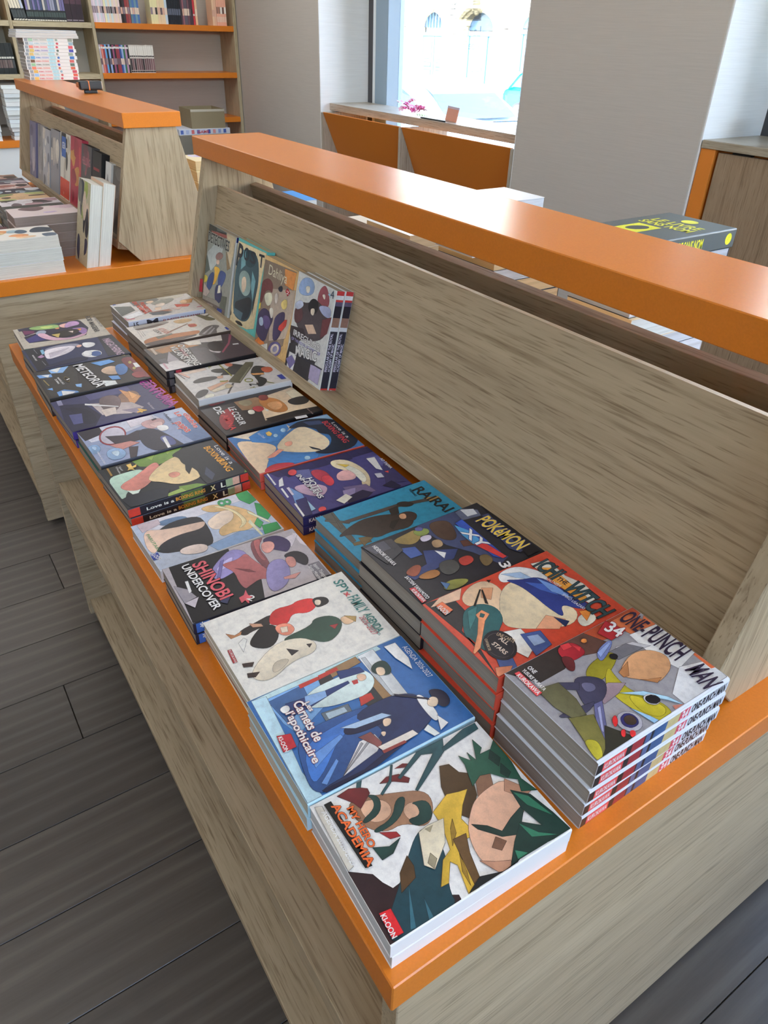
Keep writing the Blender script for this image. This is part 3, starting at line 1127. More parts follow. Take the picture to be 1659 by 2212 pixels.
('2a1c1c',1,'64 241 49 277 77 300 132 290 168 267 168 234 115 226'),
('c8c0c0',0,'96 211 157 232 171 256 189 245 162 224 103 205'),
('3c2a30',0,'1 329 1 336 2 365 219 365 259 362 259 256 255 223 188 219 179 269'),
('8a3a50',0,'8 361 17 365 29 365 118 316 191 257 180 255 98 318'),
('5a5658',0,'68 163 102 222 188 219 254 205 259 180 259 130 148 151'),
('9a949a',0,'68 79 105 78 174 84 172 35'),
('c4c0c0',0,'259 1 196 1 179 2 171 79 259 110'),
('5a5a5c',0,'132 12 133 46 190 35 168 12'),
('b8a898',0,'7 24 6 36 79 32 81 21'),
('b8909a',0,'178 15 177 23 238 19 239 11'),
],[
('OVERSLEEPING', 'ded8d2', 12.2, 65.2, 117.5, 12.9, -4, 1),
('VILLAINS INC', 'ded8d2', 14.2, 47.4, 109.3, 13.1, 0, 1),
('DETROIT', 'b04a5c', 35.9, 59.5, 42.0, 6.8, -2, 0),
('1', 'f2f0f0', 59.9, 164.4, 6.4, 11.6, -13, 1),
]),
'R4':('c2bfbc',[
('ccb8a8',0,'8 11 1 88 1 118 25 120 33 26'),
('3a3834',1,'37 125 28 157 66 211 87 202 79 156 67 135'),
('2f2c2a',0,'98 145 13 226 50 262 34 298 59 294 100 241 120 202'),
('a86048',1,'-12 197 9 227 36 220 37 197'),
('57533c',0,'160 155 23 277 37 304 72 285 199 182 173 149'),
('848068',0,'178 187 73 272 79 274 190 187'),
('4a4a30',0,'1 174 1 181 123 183 127 176'),
('a8a030',0,'1 177 1 180 121 181 124 178'),
('54504e',0,'265 106 185 157 189 163 265 113'),
('3c3a38',1,'103 36 84 75 98 130 121 127 129 82 125 33'),
('c49a80',0,'105 127 102 153 126 144 124 126'),
('c49a80',0,'181 63 151 152 167 152 212 63'),
('3c3a38',1,'235 -4 197 22 188 48 203 61 232 44 255 7'),
('ddd4c4',1,'250 23 228 51 245 68 273 52 265 32'),
('c8bfa8',0,'212 63 191 124 196 147 214 151 232 73'),
('b8a888',0,'210 144 215 142 220 138 222 134 223 130 222 127 220 124 216 122 210 121 205 122 199 124 193 126 189 130 186 134 185 138 186 141 189 144 193 146 198 147 204 146'),
('2a2624',1,'130 251 73 288 86 312 116 334 154 294 186 261 162 247'),
('b85a3c',1,'100 305 111 343 152 337 161 307 138 295'),
('d89a5c',0,'137 248 154 294 169 291 156 252'),
('23211f',1,'163 249 185 274 222 283 265 245 261 223 219 247'),
('8a8a3c',0,'147 123 157 150 164 147 158 122'),
('8a8a3c',0,'233 272 259 291 262 288 240 271'),
('8a8684',0,'1 7 1 10 70 20 70 17'),
('d8a898',0,'8 11 5 21 61 41 70 34'),
('2f3f98',0,'201 327 200 348 244 346 241 328'),
],[
('L', '8a8a3c', 0.7, 66.1, 12.2, 5.8, -8, 0),
('O', '8a8a3c', 85.8, 102.6, 18.1, 16.4, -8, 0),
('Y', '8a8a3c', 123.7, 98.9, 10.7, 9.8, -11, 0),
('Z', '1c1a1a', 110.6, 103.7, 11.8, 15.8, -9, 1),
('Shirow Miwa', '8a8684', -1.5, 165.3, 27.6, 2.2, 1, 0),
]),
'R5':('322b2a',[
('d9bfa0',0,'42 208 16 361 210 361 204 316 202 212 213 156'),
('e2cab0',0,'44 321 38 361 122 361 107 315'),
('8f6e50',0,'25 125 27 209 77 237 125 187 101 122'),
('8c8266',1,'28 130 27 182 74 179 83 143'),
('b2753c',1,'33 219 70 267 132 275 186 260 185 221 149 201 83 195'),
('d09a68',1,'92 210 95 268 147 261 167 217'),
('803a34',1,'17 220 29 254 70 240 67 209'),
('b03a40',1,'98 155 95 189 131 197 149 162'),
('ddd2c4',1,'110 137 116 159 149 150 143 128'),
('e0d4c8',1,'134 189 140 205 160 192'),
('33302e',1,'107 288 101 359 134 372 172 341 156 289'),
('6c2a2e',0,'1 39 1 98 10 100 17 46'),
('8c2a30',1,'116 23 50 88 89 102 191 50 221 7'),
('1f1d1d',0,'201 162 198 280 208 361 228 356 226 252 236 170'),
],[
('LE COEUR', 'efece8', 28.9, 44.0, 73.0, 11.8, -8, 1),
('AMINA', 'b8393c', 50.0, 22.4, 60.4, 10.5, -8, 1),
('DE', 'efece8', 15.4, 21.8, 29.5, 12.5, -4, 1),
('1', 'efece8', 120.3, 126.7, 9.6, 20.4, -9, 1),
('Usamaru Furuya', 'c8a8a4', 102.8, 159.3, 23.7, 3.0, -4, 0),
]),
'R6':('3c70a8',[
('d8c8b4',0,'2 16 1 23 1 208 38 214 76 148 60 73'),
('e0bda0',1,'28 17 86 96 137 120 181 65 268 15 263 -4 98 5'),
('e7c4a6',1,'123 117 76 172 33 242 76 270 181 289 227 234 213 188 187 142 157 110'),
('d89a84',1,'115 148 118 176 148 161 143 140'),
('cf8c78',0,'178 61 147 115 160 126 195 70'),
('3f78b4',0,'28 63 1 114 1 208 39 202 97 138 91 94 65 59'),
('3f78b4',0,'188 57 187 120 238 211 259 193 259 140 233 75'),
('9fc0dc',0,'42 189 46 186 49 184 51 181 51 178 51 175 49 173 46 172 42 171 38 172 33 173 30 176 27 178 25 181 24 184 25 187 27 189 30 191 34 191 38 190'),
('9fc0dc',0,'246 176 250 174 252 171 254 168 254 165 253 162 251 160 248 158 245 158 241 158 237 160 234 162 232 164 230 168 230 171 231 173 233 176 235 177 239 178 243 177'),
('9fc0dc',0,'64 150 67 148 69 146 71 143 71 141 71 139 69 137 66 136 63 135 60 136 56 137 53 139 51 141 49 144 49 146 49 148 51 150 54 151 57 152 60 151'),
('8cb0cc',0,'1 237 1 252 7 363 93 363 21 324'),
('b23540',1,'240 25 224 68 249 124 272 102 268 15'),
('1f2838',1,'30 200 -1 271 33 357 99 385 204 377 255 328 255 261 246 224 218 197 222 249 181 289 135 302 82 280 44 249 44 212'),
('39486a',0,'16 263 33 318 66 326 49 271'),
('1f2838',0,'82 280 111 308 143 304 114 276'),
('1f2838',0,'179 205 209 226 224 230 199 207'),
('d8b060',0,'28 122 23 137 44 139 57 127 49 119'),
],[
('Kaori Ozaki', 'dce4ea', 10.0, 48.0, 20.4, 4.7, 8, 0),
('BOXING RING', 'bf3a44', 24.0, 159.7, 83.4, 10.3, -2, 1),
('Love is a', 'ecebe8', 34.6, 172.4, 59.9, 6.0, -3, 0),
]),
'R7':('45427a',[
('2c2a54',0,'1 18 1 269 4 357 39 357 43 164 36 33'),
('2a2850',0,'1 48 1 105 36 111 51 59'),
('2a2850',0,'1 157 1 201 40 200 43 164'),
('2a2850',0,'1 219 1 277 1 280 48 278 50 218'),
('2a2850',0,'1 310 1 339 4 352 38 345 31 312'),
('5f6496',0,'21 84 37 133 85 119 74 81'),
('b79ab0',1,'106 43 104 77 128 119 159 136 197 94 153 52'),
('a83a4a',1,'45 128 57 168 114 171 143 145 98 123'),
('c0404c',1,'95 136 92 171 144 166 159 136'),
('e0c8a8',1,'22 209 38 259 108 279 171 271 232 228 207 220 156 245 100 225 63 199'),
('efe2c8',1,'55 226 98 261 166 262 194 234 130 237'),
('d8b84c',0,'50 218 75 251 83 234'),
('d8a8a8',1,'102 189 91 230 132 241 157 227 151 196 138 175'),
('70648c',0,'178 170 196 238 242 245 239 168'),
('8f84b0',0,'194 161 198 203 257 164 253 139'),
('262446',0,'261 144 230 152 219 213 245 232 261 205'),
('5a5a94',0,'60 319 67 357 135 357 125 310'),
('3a3868',0,'121 343 129 357 244 357 225 290'),
('1f1e40',0,'261 299 228 276 217 313 255 323 261 306'),
('d84a48',0,'162 323 164 337 176 329'),
('c8484c',0,'34 92 39 90 43 86 46 82 48 78 48 73 46 70 43 67 39 65 34 65 29 66 24 69 20 72 17 77 15 81 15 86 16 89 19 92 24 94 28 94'),
('c8484c',0,'254 76 257 74 261 71 261 70 261 56 260 55 257 53 253 53 249 54 245 56 242 59 240 63 239 66 239 70 240 73 243 76 246 77 250 77'),
('d8dcea',0,'53 25 41 42 86 26 87 10'),
('6484b4',0,'102 35 153 52 244 38 261 11 261 8 190 13'),
('8fb4d0',0,'181 49 241 50 246 26'),
('302e5c',0,'261 3 175 20 173 53 258 31 261 5'),
('d6dcea',0,'1 9 1 13 71 9 73 3'),
('d6dcea',0,'98 10 97 16 150 12 152 6'),
('d6dcea',0,'188 9 187 15 255 9 259 2'),
('c8c0d0',0,'102 26 102 35 146 30 146 23'),
('d8dce8',0,'69 314 73 342 155 322 137 309'),
('c0c4d8',0,'159 289 165 309 191 305 185 285'),
('e4dccc',0,'231 119 215 160 239 168 258 131'),
],[
('HOTEL', 'f2f0f4', 41.9, 48.9, 47.5, 9.8, -6, 1),
('INHUMANS', 'f2f0f4', 26.8, 39.8, 73.2, 8.0, 1, 1),
('AO TAJIMA', 'd8dce8', 44.7, 175.0, 34.3, 4.8, -3, 1),
]),
'R8':('2d88ac',[
('54534c',0,'1 21 1 53 143 36 145 23'),
('54534c',0,'20 18 63 69 70 61 28 13'),
('54534c',0,'1 47 1 47 74 38 78 30'),
('6c5c3c',0,'145 23 154 69 167 67 158 21'),
('6c5c3c',0,'135 47 148 91 171 41'),
('3c3430',1,'107 -5 71 82 76 140 98 193 138 221 169 187 156 134 162 82 110 45'),
('4c4440',0,'52 52 60 220 87 326 100 329 75 216 65 56'),
('a8884c',0,'73 296 87 336 99 337 97 305'),
('2c2826',1,'57 216 57 242 82 263 91 243 75 216'),
('2c2826',0,'71 184 68 215 101 197 98 175'),
('403430',1,'103 183 101 223 128 239 153 211 129 190'),
('c49878',1,'104 192 108 212 131 201 125 184'),
('2c2826',0,'120 159 123 181 151 143 139 140'),
],[
('RAIRAI', '1c1e20', 12.7, 147.3, 68.9, 17.2, 4, 1),
('YOSHIAKI', '1c2a30', 7.7, 144.2, 20.3, 3.7, -8, 1),
]),
'R9':('26262c',[
('5a6074',0,'13 232 1 303 26 334 51 325 40 259 26 221'),
('c0c4c8',0,'2 296 17 328 40 322 36 293'),
('3a4260',0,'1 160 1 268 1 278 75 267 145 244 213 268 225 233 158 209 100 174'),
('8c7848',1,'19 74 13 124 10 150 39 151 61 112 38 83'),
('7c8a4c',1,'11 137 19 179 43 172 41 138'),
('5c5c90',1,'3 154 13 171 26 161 16 145'),
('4c3a30',1,'5 189 18 240 54 235 97 212 88 184 54 175'),
('c0b8c8',1,'41 138 46 169 64 161 64 132'),
('3c5490',0,'53 72 67 108 101 105 98 73'),
('a08464',1,'68 152 74 177 101 168 97 141'),
('34406c',0,'89 114 127 188 151 157 162 81 165 35 144 29 134 91'),
('d8d8dc',0,'103 137 124 155 139 138'),
('5a3a30',0,'106 211 117 244 137 232 128 204'),
('4a4a48',1,'143 117 151 157 188 149 196 109 173 99'),
('a83c34',1,'156 164 159 196 183 193 188 161 175 154'),
('6c5a3c',1,'174 207 178 233 207 231 217 193'),
('8c4c38',1,'134 26 120 68 135 79 162 43'),
('9c6a3c',1,'159 39 155 97 181 99 183 64'),
('7c7c3c',1,'202 93 227 145 241 105 228 62'),
('4a6a94',0,'200 78 217 92 228 73'),
('3c3c40',0,'1 2 1 10 12 79 64 76 87 16'),
('50505a',0,'10 3 9 59 44 57 43 14'),
('2f4a9c',0,'43 247 39 272 193 263 212 251 194 237'),
('c03838',0,'135 229 133 254 211 264 212 251'),
('4a90c0',0,'48 240 87 257 133 254 135 229 90 230'),
('c03a40',0,'182 7 186 20 235 14 235 2'),
('3a4260',0,'51 325 56 353 81 353 213 323 217 301 191 288'),
('14141a',0,'18 353 146 353 236 345 238 306 116 332'),
],[
('POKéMON', 'e8b848', 31.6, 147.8, 72.3, 21.4, 2, 1),
('XY', 'e4e8f0', 38.9, 117.0, 39.4, 14.6, 0, 1),
('3', 'ecebe8', 108.8, 115.5, 11.4, 12.6, -18, 1),
('HIDENORI KUSAKA', 'e0dee0', 7.1, 11.0, 42.8, 5.1, 1, 1),
('SATOSHI YAMAMOTO', 'e0dee0', 72.7, 10.1, 42.5, 4.7, -2, 1),
('KUROKAWA', 'f0e4e0', 94.4, 3.0, 22.5, 4.4, 0, 1),
]),
'R10':('c04632',[
('2c2a2c',0,'1 6 1 16 8 67 64 64 105 21 235 1 168 19'),
('d8b49a',0,'16 9 1 43 1 103 29 76'),
('e4b898',1,'24 80 2 130 9 168 53 176 100 145 119 107 62 107 57 75'),
('c8906c',0,'23 140 36 162 64 133 48 119'),
('2c1c18',0,'8 166 13 176 19 165'),
('ecc4a4',1,'50 172 39 216 74 223 132 243 185 270 214 228 191 169 159 118 136 102 91 131'),
('d89a78',0,'161 198 191 224 206 192 180 152'),
('e8e4dc',1,'5 200 2 249 31 281 74 299 86 242 43 223 35 185'),
('9cb4d0',0,'10 207 27 249 66 260 38 228'),
('2c3a7c',1,'27 198 48 231 61 277 113 285 158 298 196 299 185 270 150 248 191 224 146 218 110 219 63 217'),
('3c5aa8',0,'57 233 85 265 131 266 95 244'),
('6a8cc4',0,'61 265 103 283 158 286 113 261'),
('e0d8cc',1,'198 245 202 286 228 282 231 233'),
('d8843c',0,'189 265 200 295 219 257'),
('1c2c54',0,'174 207 200 226 208 207'),
('2c5a5c',1,'69 50 57 75 62 107 89 127 124 116 145 84 184 35 168 19 133 23 121 14'),
('3c7474',0,'66 67 65 94 93 66 114 34'),
('d88c64',0,'79 94 97 100 108 79 163 21 170 1 165 1 131 40 96 71 84 74'),
('2c5a5c',0,'85 86 93 91 99 82 93 77'),
('23211f',0,'61 87 26 132 27 135 63 91'),
('23211f',0,'67 114 31 134 29 138 72 118'),
('d8d4d0',0,'151 84 164 125 213 121 232 82 201 71'),
('3c5088',0,'180 38 216 57 241 47 241 30 227 17'),
('3c5088',0,'176 113 189 155 230 147 237 99'),
('8ca0c4',0,'187 120 195 143 219 141 215 114'),
('c87c5c',0,'241 1 234 1 218 11 232 43 241 28'),
('1f1d24',0,'213 67 216 57 216 46 212 37 205 30 195 25 184 24 172 26 160 31 150 38 143 48 139 59 139 70 142 79 150 87 160 91 172 93 185 90 196 85 206 77'),
('4c4448',0,'208 66 210 57 210 49 207 41 201 35 193 31 183 30 173 31 163 35 154 41 148 50 145 58 145 67 148 75 155 82 163 86 173 87 184 85 194 80 202 74'),
('1f1d24',0,'206 65 209 57 208 49 205 42 199 36 192 33 182 31 173 33 163 37 155 42 150 50 147 58 147 67 150 74 156 80 164 84 174 85 184 83 193 79 201 73'),
('d8d0c4',0,'18 288 28 332 90 325 130 339 180 334 183 301 124 291 50 287'),
('e0923c',0,'35 289 54 319 167 312 176 291 99 287'),
('e0704c',0,'19 20 16 39 48 43 53 19'),
],[
('ALL', 'c8b8a8', 81.5, 33.0, 11.0, 5.2, 10, 1),
('STARS', 'c8b8a8', 83.1, 22.8, 18.3, 5.1, 5, 1),
('UNE CARTE', 'c8b090', 76.2, 35.0, 19.1, 4.9, 23, 0),
('OFFERTE', 'c8b090', 74.3, 21.5, 16.1, 2.7, -26, 0),
('ICHI', '2e4850', 13.4, 144.1, 29.4, 22.2, 3, 1),
('THE', '2c2c30', 44.4, 148.5, 13.1, 7.2, 9, 1),
('WITCH', '2e4850', 58.7, 143.2, 55.1, 24.2, -2, 1),
('OSAMU NISHI', 'e4e0dc', 33.4, 137.0, 23.6, 4.5, 14, 0),
('SHIRO USAZAKI', 'e4e0dc', 66.8, 135.0, 28.9, 4.2, 5, 0),
('KI-OON', 'f4ece4', 12.3, 8.8, 14.1, 6.5, 6, 1),
]),
'R11':('8f8e94',[
('2e2826',0,'1 2 1 142 38 136 51 104 52 40'),
('a84a30',0,'1 153 1 349 22 349 44 264 33 209 32 143'),
('c46a44',0,'6 270 7 333 48 338 57 285'),
('5a3f38',0,'1 139 1 203 1 204 45 227 54 187 38 136'),
('c46a44',0,'30 349 30 349 68 349 69 334 64 297'),
('d6d6da',0,'53 279 61 349 154 349 165 288 112 272'),
('c8cace',0,'162 292 179 349 216 349 231 346 231 225 198 226'),
('c4623c',0,'154 349 199 349 197 340 156 342'),
('b8b8be',0,'62 228 70 269 96 291 86 230'),
('6c6c74',0,'65 205 66 253 92 275 89 208'),
('8c8428',1,'72 138 64 176 65 214 85 211 106 159 108 129 91 119'),
('a49a2c',1,'87 180 113 170 151 166 183 186 218 196 235 179 232 145 191 138 149 131 115 140'),
('b4a830',1,'153 154 182 177 216 193 225 163 194 143'),
('8c7a84',0,'124 107 118 146 136 174 146 143 150 102'),
('c4946c',1,'111 183 90 236 98 277 128 298 155 280 165 246 167 224 144 203 127 184'),
('a8744c',0,'111 183 101 219 127 193 125 181'),
('a8744c',0,'144 203 167 224 162 241 151 214'),
('9c2430',1,'5 127 4 161 22 172 43 170 46 147 45 129 28 118'),
('c43a40',0,'2 139 6 159 18 157 16 135'),
('c43a40',0,'15 160 27 171 34 160'),
('5a2428',1,'22 119 40 139 68 115 56 104'),
('6c7ab0',1,'52 184 41 231 50 236 68 201 77 172'),
('8ca0d0',0,'54 187 46 230 52 226 67 182'),
('3a3a50',1,'77 96 85 125 109 147 133 129 146 96 139 69 114 76'),
('5c5c78',1,'90 101 104 123 120 116 115 93'),
('3a3a50',0,'70 68 90 101 103 88 85 61'),
('3a3a50',1,'133 75 137 97 150 57 135 20 124 9'),
('5a5c84',0,'140 86 142 105 199 57 221 24 192 39'),
('8c90b4',0,'149 85 149 93 193 54 188 53'),
('5c5a40',0,'61 22 70 68 114 68 150 57 142 30 108 21'),
('6c6838',0,'139 25 156 68 217 37 231 2 231 2 184 13'),
('a8a030',1,'184 13 197 33 223 21 231 1 208 4'),
('2c2c24',0,'183 66 224 90 231 105 231 6 217 31'),
('9cc0e4',0,'146 143 167 185 200 213 230 223 205 206 170 172'),
('8cb4e0',0,'179 133 212 150 231 157 231 151 226 143'),
('c0c0c4',1,'174 172 177 192 196 199 203 180 190 167'),
('1c1c20',0,'198 192 199 189 199 185 199 181 197 178 194 174 191 172 188 171 185 171 182 172 180 174 178 178 178 181 179 185 180 189 183 192 186 195 189 196 193 196 195 195'),
('1c1c20',0,'84 210 85 208 86 206 86 203 85 201 83 199 81 197 79 197 77 197 75 198 73 200 72 202 71 205 72 207 73 210 74 212 76 213 78 214 81 213 83 212'),
('a86a5c',0,'231 197 217 202 226 224 231 210'),
('9c9ca8',0,'219 120 221 113 221 106 219 99 216 93 210 89 204 86 198 86 191 88 186 92 182 98 179 104 179 112 181 119 185 125 190 129 196 132 203 132 209 130 215 125'),
('2c2c60',0,'212 118 213 113 213 108 212 103 210 99 206 96 202 94 197 94 193 96 189 99 186 103 185 107 184 113 185 117 188 122 192 125 196 126 201 126 205 125 209 122'),
('3c3028',0,'208 117 209 114 209 111 208 107 206 105 204 102 201 101 198 101 195 102 192 104 190 107 189 110 189 114 190 117 191 120 194 122 197 123 200 123 203 122 206 120'),
('c0282c',1,'181 85 176 100 190 93 198 76'),
('c83034',1,'205 81 207 91 220 77 215 72'),
('c83034',1,'213 94 219 103 230 90 223 85'),
('b82a30',1,'226 101 229 125 237 111 235 95'),
('d08040',0,'22 192 23 191 24 189 24 187 24 185 23 183 22 182 20 181 19 181 17 181 16 183 15 184 14 186 14 188 14 190 15 192 16 193 17 194 19 194 20 193'),
('a02830',0,'1 267 42 281 47 235 18 226'),
('d04448',0,'11 14 12 25 73 25 74 11'),
],[
('34', 'f2eee8', 8.6, 122.2, 16.4, 16.9, 15, 1),
('ONE-', '2c2238', 5.3, 146.6, 26.4, 22.7, 2, 1),
('PUNCH', '2c2238', 34.4, 147.2, 40.4, 25.7, 2, 1),
('MAN', '2c2238', 86.7, 146.3, 25.6, 22.6, -11, 1),
('ONE', 'ecebe6', 6.5, 21.5, 9.3, 4.8, 2, 1),
('YUSUKE MURATA', 'ecebe6', 6.4, 14.9, 29.3, 4.1, 0, 1),
('KUROKAWA', 'f6ece8', 8.8, 6.2, 27.3, 5.0, 2, 1),
]),
'DET':('8c9088',[
('4a463c',0,'1 343 75 343 73 316 1 293'),
('3c3a34',0,'1 343 190 343 191 333 83 327 1 302'),
('8c4c44',0,'24 320 197 334 222 325 156 315 51 309'),
('5c6460',0,'79 343 187 343 189 340 93 331'),
('c0b090',0,'194 343 288 343 281 273 264 212 214 271'),
('8c7450',0,'202 273 264 212 234 196'),
('aeb6b4',0,'11 226 83 278 177 280 147 220 67 155 2 163'),
('59655f',0,'1 203 8 212 54 157 1 127'),
('8c6a64',1,'97 227 137 254 185 251 168 227 113 212'),
('d4b8a4',1,'107 211 146 222 151 203 124 194'),
('d4a83c',1,'90 184 167 189 151 158 123 104 80 103 117 149'),
('34487c',1,'58 139 102 162 112 125 77 69 33 67 36 106'),
('3a5088',1,'157 182 226 185 231 168 207 126 177 104 149 120'),
('2a3660',1,'129 106 173 122 218 87 195 39 134 41'),
('c8b850',1,'-31 113 36 129 38 97 -17 83'),
('e0d8c4',0,'163 114 185 122 193 90 160 79'),
('b0a49c',0,'1 88 78 64 36 29 1 28'),
('8c8880',0,'1 31 35 33 156 47 245 30 115 17 1 13'),
('6c6058',0,'1 1 1 13 256 33 253 1'),
('9a8c84',0,'57 1 60 11 127 18 124 1'),
('5c6458',0,'208 80 263 90 256 33 198 26'),
('2c3f90',0,'176 20 228 25 226 10 174 5'),
],[
('DETECTIVES', '2c2a28', 1.5, 135.1, 116.2, 20.8, 1, 1),
('I', 'a8283c', -25.4, 17.5, 22.5, 27.7, 9, 1),
('KI-OON', 'e8e8ec', 90.6, -0.1, 22.5, 4.8, 1, 1),
]),
'POS':('5cb0ac',[
('d8c49c',0,'1 272 1 341 264 348 248 259 234 42 167 20 1 7 1 260 1 263'),
('3a555e',1,'45 316 147 334 204 310 227 233 217 167 197 97 168 54 109 36 24 43 10 134 2 220 14 256'),
('24414a',1,'79 323 139 328 195 308 157 266 87 262'),
('6fa0a8',0,'41 311 79 323 92 263 52 236'),
('6fa0a8',0,'160 258 199 226 195 140 163 196'),
('8ca4a0',1,'45 222 91 246 147 234 169 176 131 144 88 146 47 177'),
('d4c0a8',1,'70 209 108 224 125 186 103 150 79 161'),
('1c2a34',1,'17 91 94 125 178 161 190 104 158 53 75 39'),
('4c6874',0,'33 73 120 75 108 40 28 49'),
('2a2a2a',1,'47 23 109 36 138 22 82 16'),
('2a2a2a',1,'-5 66 14 38 -5 27 -15 41'),
('2a2a2a',0,'216 171 210 123 205 87 202 150'),
],[
('P', '2a2c34', 0.3, 122.9, 25.2, 45.3, -6, 1),
('O', '2a2c34', 32.6, 141.1, 25.8, 24.3, 1, 1),
('S', '2a2c34', 63.1, 142.9, 25.3, 22.2, -1, 1),
('T', '2a2c34', 103.1, 142.9, 23.8, 24.0, 4, 1),
]),
'DAH':('cfae78',[
('8a7868',0,'1 321 1 331 257 345 252 248 234 67 153 4 1 12'),
('b8a898',0,'80 241 271 283 271 214 270 193 244 97 119 48'),
('d08a4c',0,'167 336 258 341 251 277 185 281'),
('d87c3c',0,'1 1 1 13 45 48 96 22 57 1'),
('6c3a3c',1,'-4 246 49 275 94 262 96 223 72 234 35 220 20 166 -3 174'),
('ecd4bc',1,'33 211 93 231 105 194 72 167 40 186'),
('3c3452',1,'-7 112 42 163 119 149 133 135 106 91 85 23 -9 46'),
('5c4c7c',1,'33 124 91 141 120 113 80 73'),
('a8b8cc',1,'11 108 44 123 59 90 25 80'),
('e0d0c4',1,'83 166 119 180 128 152 114 130'),
('2c3040',1,'134 259 168 275 175 253 148 246'),
('c8c0b8',1,'114 228 139 243 150 207 130 193'),
('d8c078',1,'168 212 216 242 228 207 195 189'),
('443c5c',1,'146 157 213 194 223 162 199 83 148 53 138 119'),
('c8443c',0,'185 128 223 162 240 167 238 144 209 113 180 113'),
('d8c048',0,'1 162 14 169 15 147 1 139'),
('6c6498',0,'223 42 217 31 207 21 193 12 178 5 162 1 162 1 143 1 135 2 127 8 123 16 125 26 132 37 142 47 156 56 172 63 187 67 202 67 213 65 221 59 224 51'),
('d0c4b8',0,'209 40 205 32 198 25 189 19 178 14 168 12 158 11 150 13 145 17 142 23 144 29 148 37 155 44 164 50 175 55 185 57 195 58 203 56 208 52 210 46'),
('8c88a8',0,'195 38 192 34 189 30 184 26 179 24 173 22 169 22 165 23 162 25 161 29 162 33 164 37 168 41 173 44 178 47 183 48 188 48 192 47 194 45 195 42'),
('e0dccc',0,'42 1 37 3 112 37 123 3 112 1'),
('b8323c',0,'196 262 210 275 233 264 217 247'),
],[
('Dahliya', 'ecd0b8', 22.7, 143.5, 75.6, 18.4, 0, 0),
('2', 'f0e4dc', 102.4, 127.1, 10.6, 5.9, 4, 0),
]),
'IRR':('c8cac8',[
('8ca4c8',1,'10 297 31 340 86 355 125 339 121 302 42 281'),
('e0d0c4',1,'60 319 95 328 95 304 75 298'),
('8c4c54',1,'152 307 165 342 199 358 240 307 212 276 162 278'),
('e4d0c4',1,'176 321 202 328 202 305'),
('4c4448',1,'8 192 48 262 98 268 140 296 192 286 260 274 242 189 171 154 105 145'),
('5c3c40',1,'6 226 49 259 84 206 24 171'),
('232225',1,'98 268 123 295 165 294 169 259 142 240 106 246'),
('e0c8b4',1,'119 257 150 266 147 237 125 239'),
('9ca4c4',1,'161 281 251 299 258 258 202 257'),
('b8c0d4',1,'1 241 46 270 77 254 26 223'),
('d0b49c',0,'97 193 152 210 185 187 131 170'),
('3c3438',0,'1 139 1 162 94 176 121 150 19 100'),
('6c3c40',0,'207 243 262 267 251 208 212 179'),
('38363a',0,'1 52 11 98 75 127 69 90 28 14 1 11'),
('38363a',0,'64 1 71 82 208 94 198 48 172 1 153 1 134 3 115 1'),
('d8dcdc',0,'20 70 74 74 62 1 44 1 13 4'),
('a8a0c0',0,'180 76 253 85 249 24 180 24'),
('7870a0',0,'2 37 41 63 74 48 40 9'),
('3c3c48',0,'73 78 260 87 258 82 74 74'),
('9cc4d4',0,'216 332 229 339 234 325'),
],[
('IRREGULAR', 'e6e4e8', 14.2, 67.9, 99.0, 10.3, 1, 1),
('OF THE ROYAL ACADEMY OF', '8c88b4', 9.6, 57.8, 106.5, 5.4, 2, 1),
('MAGIC', 'e6e4e8', 32.9, 35.8, 75.9, 17.1, 10, 1),
('4', '3a4a5c', 117.4, 161.7, 11.1, 13.0, 10, 0),
]),
}

# ------------------------------------------------------------------ books
# stack key: near corner x, y, width, height, top of stack, turn, copies, spine radius
BK = {
    'F11': (0.005, 0.012, 0.13, 0.178, 0.036, -1.8, 2, 0.018),
    'F10': (0.008, 0.143, 0.13, 0.18, 0.038, -1.1, 2, 0.018),
    'F9': (0.015, 0.273, 0.128, 0.175, 0.038, -0.8, 3, 0.0125),
    'F8': (0.008, 0.411, 0.112, 0.175, 0.032, -1.8, 2, 0.016),
    'F7': (0.0125, 0.537, 0.114, 0.172, 0.019, 1.0, 1, 0.019),
    'F6': (0.016, 0.676, 0.126, 0.182, 0.03, 2.6, 2, 0.015),
    'F5': (0.016, 0.806, 0.128, 0.177, 0.033, 1.5, 2, 0.016),
    'F4': (0.008, 0.945, 0.132, 0.174, 0.03, 2.4, 2, 0.015),
    'F3': (0.004, 1.085, 0.133, 0.181, 0.034, 0.5, 2, 0.017),
    'F2': (0.01, 1.222, 0.124, 0.18, 0.033, 1.5, 2, 0.0165),
    'F1': (0.014, 1.36, 0.128, 0.173, 0.03, -0.6, 2, 0.015),
    'R1': (0.226, 1.353, 0.13, 0.18, 0.052, 0.8, 3, 0.0173),
    'R2': (0.218, 1.208, 0.128, 0.184, 0.047, 1.5, 3, 0.0157),
    'R3': (0.21, 1.072, 0.13, 0.183, 0.045, 0.5, 3, 0.015),
    'R4': (0.22, 0.936, 0.133, 0.18, 0.04, -1.5, 2, 0.02),
    'R5': (0.216, 0.808, 0.122, 0.181, 0.03, 0.8, 2, 0.015),
    'R6': (0.211, 0.671, 0.13, 0.182, 0.029, -1.5, 2, 0.0145),
    'R7': (0.211, 0.534, 0.131, 0.179, 0.03, -1.5, 2, 0.015),
    'R8': (0.212, 0.372, 0.124, 0.178, 0.053, 1.0, 3, 0.0176),
    'R9': (0.207, 0.254, 0.122, 0.177, 0.084, 1.0, 4, 0.021),
    'R10': (0.206, 0.134, 0.121, 0.178, 0.086, 0, 4, 0.0215),
    'R11': (0.209, 0.0155, 0.116, 0.175, 0.093, -0.2, 5, 0.0186),
}
